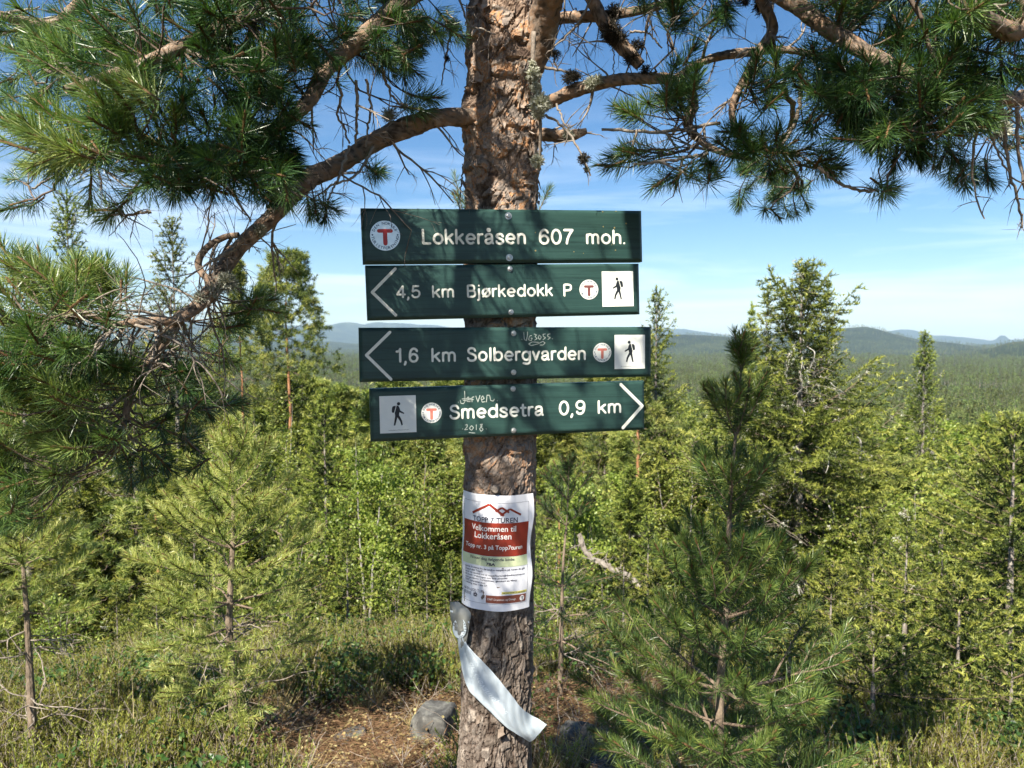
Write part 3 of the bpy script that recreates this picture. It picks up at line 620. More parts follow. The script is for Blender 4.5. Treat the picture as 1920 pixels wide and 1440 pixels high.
place('spruce_tree', 'low spreading spruce with fresh yellow-green sprays at the bottom right', 'tree', 1640, 1190, 3.5, lambda h: SP(h, .85, 115, r0=.015, dens=1.6, nl=.022, nw=.0066, step=.10, ragged=.15, start=.03, droop=.05, prof=lambda t: (1 - t) ** .6, rows=1.3))
for k, (px, py, Y, w, lb) in enumerate([(1800, 1075, 4.1, .75, 'fresh green spruce bush in front of the broad spruce at the lower right'), (1560, 1060, 4.9, .62, 'small spruce filling the gap left of the pale-stemmed spruce'), (1770, 930, 6.0, .8, 'mid-green spruce behind the pale-stemmed small spruce'),
        (1640, 960, 6.6, .8, 'spruce half hidden between the birches right of the ragged spruce'), (1900, 1210, 3.5, .55, 'low spruce tip in the bottom right corner'), (1480, 1250, 4.0, .5, 'tiny spruce under the right branches of the close young pine'), (1130, 1040, 6.2, .6, 'low yellow-green spruce beside the pale dead log'), (360, 905, 6.9, .7, 'small spruce left of the middle-left young pine'), (1230, 1060, 5.6, .6, 'low spruce left of the close young pine trunk'),
        (1700, 1225, 3.7, .6, 'bright spruce tip below the pale-stemmed small spruce'), (1840, 1185, 4.5, .8, 'dense bright spruce between the corner spruce and the broad spruce'), (1590, 1180, 4.4, .6, 'yellow-green spruce just past the lowest right boughs of the close young pine'), (1870, 1020, 5.6, .8, 'spruce behind the broad spruce at the right edge')]):
    place('spruce_tree', lb, 'tree', px, py, Y, lambda h: SP(max(.5, h), w, 170 + k, r0=.014, dens=1.35, nl=.028, nw=.0100, step=.10, ragged=.2, start=.03, droop=.1, rows=1.1))
place('spruce_tree', 'big dark spruce in deep shade behind the left young pines', 'tree', 250, 640, 9.0, lambda h: SP(h, 1.6, 116, r0=.09, dens=1.2, nl=.055, nw=.014, dead=.3, ragged=.3, step=.2, start=.22))
place('spruce_tree', 'dark spruce at the left edge behind the lit foliage', 'tree', 40, 600, 8.6, lambda h: SP(h, 1.5, 117, r0=.07, dens=1.2, nl=.055, nw=.014, dead=.2, ragged=.3, step=.2, start=.15))
for k, (px, py, Y, w, st, lb) in enumerate([(520, 655, 9.5, .95, 2, 'light green birch thicket below the open orange-trunked pine'), (680, 800, 7.6, .6, 1, 'small pale birch just left of the trunk below the signs'),
        (420, 800, 8.0, .8, 2, 'fresh green birch behind the crown of the middle-left young pine'), (790, 830, 9.0, .9, 2, 'sunlit birch bush left of the white notice'),
        (1850, 850, 9.0, 1.1, 2, 'tall light green birch at the right edge above the broad spruce'), (1600, 905, 8.0, .8, 1, 'bright birch right of the ragged spruce foot'),
        (1290, 800, 8.5, .8, 2, 'birch bush directly behind the young pine on the right'), (1740, 880, 7.0, .7, 1, 'loose birch above the pale-stemmed small spruce'), (1090, 870, 7.5, .55, 1, 'low birch in the gap right of the main trunk')]):
    place('birch_tree', lb, 'tree', px, py, Y, lambda h: BI(h, w * 1.1, 130 + k, r0=.016, n=8000, size=.034, stems=st + 1, start=.10))

# variants for the trees behind, shared by many
VAR = {'spruce': [(5.0, SP(5.0, 1.6, 140 + k, r0=.05, dens=1.5, nl=.085, nw=.018, step=.16, rows=1.2, dead=.06 * k, ragged=.25, start=.04)) for k in range(4)],
       'pine': [(5.0, PN(5.0, 1.5, 150 + k, r0=.05, clumps=330, start=.04 + .06 * k, nl=.10, nw=.016, per=24)) for k in range(3)],
       'birch': [(5.0, BI(5.0, 1.5, 160 + k, r0=.03, n=16000, size=.048, stems=3, start=.04)) for k in range(2)]}
ZON = [(-9999, 130, 'at the far left edge'), (130, 300, 'below the slanting bough at left'), (300, 470, 'behind the middle-left young pine'), (470, 670, 'below the open orange-trunked pine'), (670, 860, 'left of the white notice'), (860, 1030, 'directly behind the main trunk'),
       (1030, 1230, 'below the right half of the signs'), (1230, 1440, 'behind the close young pine at right'), (1440, 1640, 'round the foot of the ragged spruce'), (1640, 1800, 'near the lone half-dead spruce'), (1800, 9999, 'at the far right edge')]
KND = {'spruce': 'green spruce', 'pine': 'bushy pine', 'birch': 'light green birch'}
def zone_label(kd, px, Y, h):
    z = [t for a, b, t in ZON if a <= px < b][0]; d = 'close' if Y < 12 else 'middle-distance' if Y < 26 else 'small distant'; return d + ' ' + ('low ' if h < 2.6 else '') + KND[kd] + ' in the woods ' + z
r2 = np.random.default_rng(33); placed = []
def sky_limit(px, Y):
    lo = np.interp(px, [0, 480, 700, 1230, 1300, 1500, 1700, 1920], [600, 640, 665, 655, 700, 730, 735, 740])
    return lo + np.interp(Y, [7, 9, 12, 20, 35, 60], [230, 170, 95, 30, 10, 8])
tries = 0
while len(placed) < 235 and tries < 6000:
    tries += 1
    Y = 7.6 * (60 / 7.6) ** (r2.random() ** .85); px = r2.uniform(-260, 2180)
    if 620 < px < 1000 and Y < 9 and r2.random() < .4: continue
    py = sky_limit(px, Y) + abs(r2.normal(0, 45)); x, y, z, h = top_at(px, py, Y)
    if h < 1.3: h = r2.uniform(1.3, 2.2)
    if h > 11: h = 11
    sp = .33 * h * .45 + .02 * Y
    if 1385 < px < 1690 and Y < 9.4: continue
    if any((x - a) ** 2 + (y - b) ** 2 < (.5 * (sp + s)) ** 2 for a, b, s in placed): continue
    kd = r2.choice(['spruce', 'pine', 'birch'], p=[.46, .40, .14]) if Y < 30 else r2.choice(['spruce', 'pine', 'birch'], p=[.5, .45, .05])
    vh, ps = VAR[kd][r2.integers(len(VAR[kd]))]
    t_ = make_tree(kd + '_tree', zone_label(kd, px, Y, h), 'tree', (x, y, gz(x, y) - .05), ps, 'trees in the woods on the slope behind', r2.uniform(0, 6.28), h / vh); wx = r2.uniform(1.05, 1.6); t_.scale = (h / vh * wx, h / vh * wx, h / vh); placed.append((x, y, sp))

for o in [o for o in C.objects if o.get('label', '').startswith('lone narrow half-dead')]: drape(o, top_at(1735, 618, 26)[3], 45, 6, .5, .95, 1.0)
# low saplings where the heather meets the woods
SM = {'spruce': SP(1.2, .45, 401, r0=.014, dens=1.3, nl=.03, nw=.009, step=.09, start=.04, ragged=.2), 'birch': BI(1.2, .45, 402, r0=.008, n=1700, size=.030, stems=3, start=.1, nbr=14), 'spruce2': SP(1.2, .38, 403, r0=.014, dens=1.3, nl=.03, nw=.009, step=.10, start=.04, ragged=.3)}
r3 = np.random.default_rng(52)
for k, (px, Y) in enumerate([(30, 6.3), (110, 5.6), (215, 6.2), (290, 5.4), (345, 6.6), (400, 5.9), (500, 6.3), (545, 5.3), (600, 6.8), (650, 6.0), (740, 6.4), (800, 5.7), (845, 6.6), (1040, 6.0), (1170, 5.2), (1215, 6.4), (1010, 4.8), (250, 7.0), (560, 7.2), (155, 7.2), (760, 7.3), (470, 7.2)]):
    kd = ('spruce', 'birch', 'spruce2')[k % 3]; x = P(px, 1000, Y)[0]; h = r3.uniform(.45, 1.15); nm = 'birch' if kd == 'birch' else 'spruce'
    side = 'at the far left' if px < 200 else 'left of the middle-left young pine' if px < 430 else 'right of the middle-left young pine' if px < 620 else 'between small distant pine and trunk' if px < 900 else 'right of the main trunk'
    make_tree(nm + '_sapling', ('knee-high ' if h < .7 else 'waist-high ') + nm + (' sapling standing well forward, ' if Y < 6 else ' sapling in the heather, ') + side, 'sapling', (x, Y, gz(x, Y) - .03), SM[kd], 'saplings at the edge of the heather', r3.uniform(0, 6), h / 1.2)
#@@NEARTREES
def hit(px, py):
    """distance at which the ground shows at a pixel"""
    for Y in np.arange(1.5, 14, .02):
        q = P(px, py, Y)
        if q[2] <= gz(q[0], Y): return float(Y)
    return 14.0
# ------------------------------------------------------------------ young pines near the hilltop
def YP(path, rpath, whorls, seed, mats=None, **k):
    gt, gw, gc = young_pine(path, rpath, whorls, seed, **k); return tree_parts(gt, gw, gc, M['youngtrunk'], M['twig'], [M['needle_young'], M['shoot']])
def local(pts, base): return [np.asarray(p) - np.asarray(base) for p in pts]

def near_pine(label, pxpath, Y, r0, whorls, seed, dead=0, **k):
    if seed in (202, 203, 204, 206): Y = hit(*pxpath[0])
    top = [P(px, py, Y) for px, py in pxpath]; bx, by = top[0][0], Y; base = np.array((bx, by, gz(bx, by)))
    pts = [base - np.array((0, 0, .1))] + [p for p in top if p[2] > base[2] + .05]
    ps = YP(local(pts, base), [r0, r0 * .8, r0 * .55, r0 * .32, r0 * .12], whorls, seed, **k)
    if dead:
        rg = np.random.default_rng(seed + 5); g = Geo(); H = pts[-1][2] - base[2]
        for q in range(dead):
            z = rg.uniform(.12, .5) * H; a = rg.uniform(0, 6.28); x0 = np.interp(z, [p[2] - base[2] for p in pts], [p[0] - base[0] for p in pts])
            dead_twigs(g, (x0, 0, z), (math.cos(a), math.sin(a), rg.uniform(-.3, .3)), rg.uniform(.12, .42), rg, .0035, 2)
        ps.append(('dead_twigs', g.mesh('dead_twigs', [M['deadtwig']]), 'stuff'))
    return make_tree('pine_tree', label, 'tree', tuple(base), ps)

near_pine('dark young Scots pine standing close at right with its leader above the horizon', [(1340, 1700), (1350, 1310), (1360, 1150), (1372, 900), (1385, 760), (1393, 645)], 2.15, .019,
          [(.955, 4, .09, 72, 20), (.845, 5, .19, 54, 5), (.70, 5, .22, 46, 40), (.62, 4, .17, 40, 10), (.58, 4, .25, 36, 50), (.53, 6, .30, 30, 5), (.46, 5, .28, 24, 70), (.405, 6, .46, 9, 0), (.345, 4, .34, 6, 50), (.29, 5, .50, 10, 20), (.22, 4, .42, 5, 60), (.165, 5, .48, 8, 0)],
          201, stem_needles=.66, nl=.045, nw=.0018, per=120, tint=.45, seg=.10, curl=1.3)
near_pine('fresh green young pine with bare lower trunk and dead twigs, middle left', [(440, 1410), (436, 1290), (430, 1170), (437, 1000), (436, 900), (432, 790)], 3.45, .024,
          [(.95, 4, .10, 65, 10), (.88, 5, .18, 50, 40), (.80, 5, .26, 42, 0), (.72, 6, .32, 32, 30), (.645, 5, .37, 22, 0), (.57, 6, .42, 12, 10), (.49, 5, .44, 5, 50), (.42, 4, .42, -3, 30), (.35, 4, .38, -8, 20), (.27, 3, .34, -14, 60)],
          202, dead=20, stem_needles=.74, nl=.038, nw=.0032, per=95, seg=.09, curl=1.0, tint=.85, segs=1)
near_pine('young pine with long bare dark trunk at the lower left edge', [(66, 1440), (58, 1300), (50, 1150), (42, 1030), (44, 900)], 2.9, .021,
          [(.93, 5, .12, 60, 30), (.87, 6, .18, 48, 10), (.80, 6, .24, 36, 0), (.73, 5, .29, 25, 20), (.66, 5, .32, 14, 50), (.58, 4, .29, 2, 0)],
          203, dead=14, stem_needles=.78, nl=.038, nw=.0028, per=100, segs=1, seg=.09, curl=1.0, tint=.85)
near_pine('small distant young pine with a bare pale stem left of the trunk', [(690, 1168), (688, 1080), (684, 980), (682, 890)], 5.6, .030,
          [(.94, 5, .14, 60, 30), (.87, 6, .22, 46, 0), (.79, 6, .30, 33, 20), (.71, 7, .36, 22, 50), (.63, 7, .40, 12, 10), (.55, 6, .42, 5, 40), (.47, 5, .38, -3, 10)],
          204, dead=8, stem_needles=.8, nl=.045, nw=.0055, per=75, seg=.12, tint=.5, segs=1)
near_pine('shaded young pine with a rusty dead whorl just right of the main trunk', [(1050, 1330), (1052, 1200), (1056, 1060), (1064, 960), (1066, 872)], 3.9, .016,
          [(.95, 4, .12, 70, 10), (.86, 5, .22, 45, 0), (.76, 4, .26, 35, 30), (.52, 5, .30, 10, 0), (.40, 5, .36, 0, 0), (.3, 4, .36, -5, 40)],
          205, dead=10, stem_needles=.7, nl=.042, nw=.0026, per=70, segs=1, tint=.2)  # low tint paints the shade into its needles
near_pine('thin sapling with a bare crooked stem between the two left young pines', [(177, 1215), (172, 1160), (168, 1100), (160, 1050)], 5.0, .010,
          [(.9, 4, .10, 50, 30), (.75, 4, .14, 30, 0)], 206, dead=5, stem_needles=.75, nl=.04, nw=.002, per=40, tint=.6, segs=1)

# ------------------------------------------------------------------ ground cover
rc = np.random.default_rng(41)
def heather_clump(seed):
    r_ = np.random.default_rng(seed); g = Geo()
    for s in range(20):
        a = r_.uniform(0, 6.28); h = r_.uniform(.07, .18); lean = r_.uniform(.1, .7); b = np.array((r_.normal(0, .035), r_.normal(0, .035), -.02)); top = b + np.array((math.cos(a) * lean * h, math.sin(a) * lean * h, h)); tone = r_.uniform(-.12, .12)
        tube(g, [b, (b + top) / 2 + r_.normal(0, .006, 3), top], [.0016, .0012, .0006], 3, 1, .3, cap=False)
        n = 74; t = .12 + .88 * r_.random(n); d = unit(np.stack((r_.normal(0, .6, n), r_.normal(0, .6, n), np.full(n, .8)), 1)); base = b + (top - b) * t[:, None]
        needles(g, base, d, .0105 * r_.uniform(.6, 1.3, n), .0034, r_, 0, np.clip(.15 + .6 * t + tone + r_.normal(0, .08, n), 0, 1), .1, segs=1)
    return g.mesh('heather_clump', [M['heather'], M['deadtwig']])
def berry_clump(seed):
    r_ = np.random.default_rng(seed); g = Geo(); n = 90; c = r_.normal(0, .06, (n, 3)) * np.array((1, 1, .0)) + np.array((0, 0, 1)) * r_.uniform(.02, .16, (n, 1)); leaves(g, c, r_, .020, flat=1.2)
    for s in range(7):
        b = np.array((r_.normal(0, .04), r_.normal(0, .04), -.02)); tube(g, [b, b + np.array((r_.normal(0, .03), r_.normal(0, .03), .15))], [.0014, .0006], 3, 1, .3, cap=False)
    return g.mesh('bilberry_clump', [M['berry'], M['twig']])
def straw_clump(seed):
    r_ = np.random.default_rng(seed); g = Geo(); n = 60; b = r_.normal(0, .03, (n, 3)) * np.array((1, 1, 0)); d = unit(np.stack((r_.normal(0, .45, n), r_.normal(0, .45, n), np.ones(n)), 1)); needles(g, b, d, r_.uniform(.06, .20, n), .0022, r_, 0, r_.random(n), .35)
    return g.mesh('grass_clump', [M['straw']])
def litter(seed):
    r_ = np.random.default_rng(seed); g = Geo(); n = 110; b = np.stack((r_.normal(0, .09, n), r_.normal(0, .09, n), r_.uniform(0, .008, n)), 1); a = r_.uniform(0, 6.28, n); d = np.stack((np.cos(a), np.sin(a), r_.normal(0, .06, n)), 1)
    needles(g, b, d, r_.uniform(.02, .06, n), .0018, r_, 0, r_.random(n), .2, segs=1); leaves(g, np.stack((r_.normal(0, .09, 14), r_.normal(0, .09, 14), np.full(14, .008)), 1), r_, .014, 1, flat=4)
    return g.mesh('needle_litter', [M['deadneedle'], M['straw']])
def twigs_clump(seed):
    r_ = np.random.default_rng(seed); g = Geo()
    for q in range(4): a = r_.uniform(0, 6.28); dead_twigs(g, (0, 0, .01), (math.cos(a), math.sin(a), r_.uniform(.0, .6)), r_.uniform(.1, .28), r_, .0022, 2)
    return g.mesh('dead_heather', [M['deadtwig']])
def cover_pts(n, rmax, dens):
    az = rc.uniform(R(-46), R(46), n * 3); r = (1.6 ** 1.4 + (rmax ** 1.4 - 1.6 ** 1.4) * rc.random(n * 3)) ** (1 / 1.4); x, y = r * np.sin(az), r * np.cos(az)
    k = rc.random(n * 3) < dens(x, y, r); x, y = x[k][:n], y[k][:n]; return x, y
def bare(x, y):       # the trodden patch round the tree: 1 on it
    e = ((x + .50) / .80) ** 2 + ((y - 3.25) / .75) ** 2; e2 = ((x - .60) / .95) ** 2 + ((y - 3.5) / .95) ** 2; e3 = (x / 1.2) ** 2 + ((y - 2.2) / .9) ** 2; e = np.minimum(e, e3)
    return np.clip(1.35 - np.minimum(e, e2) + .35 * fbm(x, y, .7, 3), 0, 1)
def cover(name, srcs, n, rmax, dens, s0, s1):
    x, y = cover_pts(n, rmax, dens); k = len(x)
    scatter(name, np.stack((x, y, ground_z(x, y)), 1), np.stack((rc.normal(0, .12, k), rc.normal(0, .12, k), rc.uniform(0, 6.28, k)), 1), rc.uniform(s0, s1, k), rc.integers(0, len(srcs), k), srcs)
cover('heather', [heather_clump(k) for k in range(5)], 9500, 11, lambda x, y, r: np.clip(.55 + .9 * fbm(x + 9, y, .8, 3), .04, 1) * (1 - bare(x, y)) ** 1.5, .7, 1.7)
cover('bilberry_plants', [berry_clump(k) for k in range(3)], 2200, 9, lambda x, y, r: (fbm(x - 4, y + 3, 1.6, 3) > .15) * (1 - bare(x, y) * .9), .8, 1.4)
cover('dry_grass', [straw_clump(k) for k in range(3)], 1500, 8, lambda x, y, r: (.35 + .5 * fbm(x, y - 8, .9, 2)) * (1 - .85 * bare(x, y)) * (x < 1.1), .7, 1.4)
cover('needle_litter', [litter(k) for k in range(3)], 1800, 4.5, lambda x, y, r: bare(x, y), .8, 1.4)
cover('dead_heather_twigs', [twigs_clump(k) for k in range(4)], 900, 8, lambda x, y, r: .6 + .4 * fbm(x + 3, y, 1.1, 2), .7, 1.3)

# rocks
def rock_mat():
    m, nt, out = new_mat('lichened_granite'); L = nt.links.new; tc = nt.nodes.new('ShaderNodeTexCoord')
    n1 = noise(nt, 9, 6, .65, tc.outputs['Object'], .4); r1 = ramp(nt, [(.3, (.022, .022, .020)), (.46, (.065, .063, .058)), (.56, (.14, .137, .125)), (.62, (.14, .17, .08)), (.67, (.36, .35, .32)), (.76, (.05, .045, .04))]); L(n1.outputs[0], r1.inputs[0])
    b = nd(nt, 'ShaderNodeBsdfPrincipled'); b.inputs['Roughness'].default_value = .9; L(r1.outputs[0], b.inputs['Base Color'])
    n2 = noise(nt, 60, 6, .7, tc.outputs['Object']); bp = nd(nt, 'ShaderNodeBump', Strength=.8, Distance=.006); L(n2.outputs[0], bp.inputs['Height']); L(bp.outputs[0], b.inputs['Normal']); L(b.outputs[0], out.inputs[0]); return m
M['rock'] = rock_mat()
def rock(label, px, py, Y, sx, sy, sz, seed, group=None):
    r_ = np.random.default_rng(seed); bm = bmesh.new(); bmesh.ops.create_icosphere(bm, subdivisions=4, radius=1)
    pl = unit(np.vstack((r_.normal(0, 1, (9, 3)), [(.1, .05, 1), (1, .1, 0), (-1, 0, .1), (0, -1, .1), (0, 1, 0)]))); dd = np.concatenate((r_.uniform(.70, .9, 9), [.68, .66, .68, .66, .7]))
    for v in bm.verts:
        c = np.array(v.co); s = np.max(pl @ c / dd); c = c / max(1, s); c = c * (1 + .035 * math.sin(9 * c[0] + seed) * math.sin(8 * c[1]) + .02 * math.sin(21 * c[2] + 4 * c[0])); v.co = c * np.array((sx, sy, sz))
    me = bpy.data.meshes.new('rock'); bm.to_mesh(me); bm.free(); me.materials.append(M['rock'])
    for p in me.polygons: p.use_smooth = True
    Y = hit(px, min(1470, py + sz * 1400 / Y * .55)); x = P(px, py, Y)[0]; o = bpy.data.objects.new('rock', me); C.objects.link(o); o.location = (x, Y, gz(x, Y) + sz * .22); o.rotation_euler = (r_.normal(0, .1), r_.normal(0, .1), r_.uniform(0, 3)); tag(o, label, 'rock', group)
rock('upright grey block of granite left of the trunk foot', 812, 1345, 3.0, .16, .13, .15, 1)
rock('pale lichened rock right of the trunk in its shadow', 1085, 1372, 3.05, .12, .09, .075, 2)
rock('low whitish rock below the young pine at right', 1255, 1395, 3.2, .13, .10, .07, 3)
rock('flat light stone at the bottom edge right of the trunk', 1125, 1434, 2.6, .11, .06, .03, 4)
rock('flat pale stone in the sandy patch left of the trunk', 655, 1376, 3.0, .10, .06, .025, 5)
rock('small white stone beside the foot of the middle-left pine', 520, 1425, 2.75, .08, .05, .03, 6)
rock('dark stone half hidden in heather at middle left', 610, 1265, 3.8, .16, .12, .07, 7)
g = Geo(); rg = np.random.default_rng(9); pts = smooth_path([P(1086, 1000, 6.3), P(1098, 1036, 6.2), P(1128, 1056, 6.0), P(1172, 1078, 5.8), P(1200, 1100, 5.7)], 26) + rg.normal(0, .005, (26, 3)); tube(g, pts, np.linspace(.018, .028, 26), 10, 0, .5, rough=.18, rg=rg)
for q in range(9): dead_twigs(g, pts[3 + q * 2], unit(rg.normal(0, 1, 3)), .12, rg, .006, 1)
M['log'] = bark_mat('weathered_log', [(.2, (.07, .055, .045)), (.5, (.19, .165, .14)), (.8, (.36, .33, .29))], 14, (1, 1, 1), .9, dist=.01)
o = g.build('fallen_log', [M['log']], None); tag(o, 'crooked pale dead log leaning in the bushes right of the trunk', 'log')
#@@HERO
# ------------------------------------------------------------------ the main pine
TY = 1.935
axis_px = [(947, -420), (945, -150), (943, 50), (943, 300), (938, 700), (936, 870), (929, 1300), (922, 1700), (918, 1900)]
AX = np.array([P(px, py, TY) for px, py in axis_px]); AX = AX[np.argsort(AX[:, 2])]
AX = np.vstack((AX, [AX[-1][0] + .02, TY, AX[-1][2] + 1.6]))
def axis_x(z): return np.interp(z, AX[:, 2], AX[:, 0])
TR = 0.0925
def trunk_r(z): return TR * np.interp(z, [-.3, 0, .25, .6, 2.0, 3.0, 5.0], [2.1, 1.75, 1.22, 1.02, 1.0, .93, .55])
pine_base = (float(axis_x(0)), TY, 0.0)
main = empty('pine_tree', pine_base, 'old Scots pine whose flaky trunk carries the four green signs', 'tree')

def voro(s, z, cs, cz, circ, seed, wob=.35):
    nS = max(3, int(round(circ / cs))); cs = circ / nS
    s = s + wob * cs * np.sin(z / cz * 1.9 + 3 * np.sin(s / cs * .7)) ; z = z + wob * cz * np.sin(s / cs * 1.7 + seed)
    u, v = s / cs, z / cz; iu, iv = np.floor(u).astype(int), np.floor(v).astype(int); F1 = np.full(s.shape, 9.); F2 = np.full(s.shape, 9.); ID = np.zeros(s.shape); GX = np.zeros(s.shape); GY = np.zeros(s.shape)
    def h(a, b, k):
        q = np.sin((a % nS) * 127.1 + b * 311.7 + k * 74.7 + seed * 13.3) * 43758.5453; return q - np.floor(q)
    for du in (-1, 0, 1):
        for dv in (-1, 0, 1):
            a, b = iu + du, iv + dv; dx = a + .15 + .7 * h(a, b, 1) - u; dy = b + .15 + .7 * h(a, b, 2) - v; d = np.hypot(dx, dy); new = d < F1
            F2 = np.where(new, F1, np.minimum(F2, d)); ID = np.where(new, h(a, b, 3), ID); GX = np.where(new, dx * (h(a, b, 4) - .5) + dy * (h(a, b, 5) - .2), GX); F1 = np.where(new, d, F1)
    return F1, F2, ID, GX
nth = 176; zs = np.concatenate((np.arange(-.25, .4, .02), np.arange(.4, 2.62, .0050), np.arange(2.64, 5.0, .03)))
th = np.arange(nth) * 2 * math.pi / nth; TH, ZZ = np.meshgrid(th, zs); circ = 2 * math.pi * TR; S = TH * TR
up = np.clip((ZZ - 1.05) / .35, 0, 1)
f1, f2, id1, g1 = voro(S, ZZ, .036, .050, circ, 1.0, .8); e1 = np.clip((f2 - f1) / .12, 0, 1)
q1, q2, id2, g2 = voro(S, ZZ, .0135, .046, circ, 2.0, .6); e2 = np.clip((q2 - q1) / .24, 0, 1)
k1, k2, id3, g3 = voro(S, ZZ, .013, .019, circ, 3.0, .9); e3 = np.clip((k2 - k1) / .16, 0, 1)
hu = .0070 * (id1 - .5) + .016 * g1 - .0036 * (1 - e1) ** 1.5 + .0030 * (id3 - .5) + .0065 * g3 - .0008 * (1 - e3)
hl = .0035 * (id2 - .5) + .008 * g2 - .0058 * (1 - e2) ** 1.3 + .0012 * (id3 - .5) - .0014 * (1 - e3)
disp = np.clip(hl * (1 - up) + hu * up, -.010, .0062) + .003 * np.sin(TH * 3 + ZZ * 2.1) + .002 * np.sin(TH * 5 - ZZ * 4)
lump = lambda t0, z0, wt, wz, a: a * np.exp(-(((TH - t0 + math.pi) % (2 * math.pi) - math.pi) / wt) ** 2 - ((ZZ - z0) / wz) ** 2)
F_ = 1.5 * math.pi         # theta facing the camera (-y)
disp = disp + lump(F_ - 1.25, P(875, 222, TY)[2], .5, .05, .014) + lump(F_ - .1, P(928, 870, TY)[2], .35, .035, .010) + lump(F_ + .7, P(1010, 90, TY)[2], .6, .09, .022) + lump(F_ + 1.4, P(1025, 190, TY)[2], .4, .04, .01)
RRr = trunk_r(ZZ) + disp - .0015 + .02 * np.exp(-np.maximum(ZZ, 0) / .12) * np.cos(TH * 5)
Xt = axis_x(ZZ) + RRr * np.cos(TH); Yt = TY + RRr * np.sin(TH)
ii = np.arange(len(zs) - 1)[:, None] * nth; jj = np.arange(nth)[None, :]; j2 = (jj + 1) % nth
g = Geo(); colr = np.clip((id1 * up + id2 * (1 - up)) * .6 + .4 * id3, 0, 1); crack = (1 - e1) * up * .55 + (1 - e2) * (1 - up)
g.add(np.stack((Xt, Yt, ZZ), -1), None, np.stack((ii + jj, ii + j2, ii + nth + j2, ii + nth + jj), -1).reshape(-1, 4), 0, colr.ravel())
def main_bark():
    m, nt, out = new_mat('old_pine_bark'); L = nt.links.new; tc = nt.nodes.new('ShaderNodeTexCoord'); ob = tc.outputs['Object']
    at = nd(nt, 'ShaderNodeAttribute', attribute_name='tint'); ck = nd(nt, 'ShaderNodeAttribute', attribute_name='crack'); hg = nd(nt, 'ShaderNodeAttribute', attribute_name='high')
    n1 = noise(nt, 26, 6, .65, ob, .5); ad = nd(nt, 'ShaderNodeMixRGB'); ad.inputs[0].default_value = .42; L(at.outputs['Fac'], ad.inputs[1]); L(n1.outputs[0], ad.inputs[2])
    rl = ramp(nt, [(.22, (.042, .034, .028)), (.40, (.105, .084, .068)), (.52, (.19, .155, .13)), (.60, (.13, .11, .095)), (.74, (.31, .265, .225))])
    ru = ramp(nt, [(.22, (.07, .045, .034)), (.33, (.17, .12, .09)), (.42, (.32, .235, .18)), (.49, (.17, .145, .13)), (.56, (.29, .245, .215)), (.62, (.44, .22, .10)), (.68, (.38, .29, .22)), (.78, (.24, .21, .19))])
    L(ad.outputs[0], rl.inputs[0]); L(ad.outputs[0], ru.inputs[0]); mx = nt.nodes.new('ShaderNodeMixRGB'); L(hg.outputs['Fac'], mx.inputs[0]); L(rl.outputs[0], mx.inputs[1]); L(ru.outputs[0], mx.inputs[2])
    mc = nd(nt, 'ShaderNodeMixRGB'); mc.inputs[2].default_value = (.045, .026, .018, 1); cm = nd(nt, 'ShaderNodeMath', operation='MULTIPLY'); cm.inputs[1].default_value = .85; L(ck.outputs['Fac'], cm.inputs[0]); L(cm.outputs[0], mc.inputs[0]); L(mx.outputs[0], mc.inputs[1])
    n4 = noise(nt, 190, 5, .7, ob); r4 = ramp(nt, [(.3, (.62, .60, .58)), (.7, (1.3, 1.28, 1.25))]); L(n4.outputs[0], r4.inputs[0]); mu = nd(nt, 'ShaderNodeMixRGB', blend_type='MULTIPLY'); mu.inputs[0].default_value = 1; L(mc.outputs[0], mu.inputs[1]); L(r4.outputs[0], mu.inputs[2])
    b = nd(nt, 'ShaderNodeBsdfPrincipled'); b.inputs['Roughness'].default_value = .85; b.inputs['Specular IOR Level'].default_value = .25; L(mu.outputs[0], b.inputs['Base Color'])
    nb = noise(nt, 120, 7, .75, ob, .6); bp = nd(nt, 'ShaderNodeBump', Strength=.9, Distance=.0025); L(nb.outputs[0], bp.inputs['Height']); L(bp.outputs[0], b.inputs['Normal']); L(b.outputs[0], out.inputs[0]); return m
M['bark'] = main_bark()
tk = g.build('trunk', M['bark'], main, smooth=False)
for nm, arr in (('crack', crack), ('high', np.clip((ZZ - 1.0) / .5, 0, 1))):
    a = tk.data.attributes.new(nm, 'FLOAT', 'POINT'); a.data.foreach_set('value', arr.ravel().astype(np.float32))

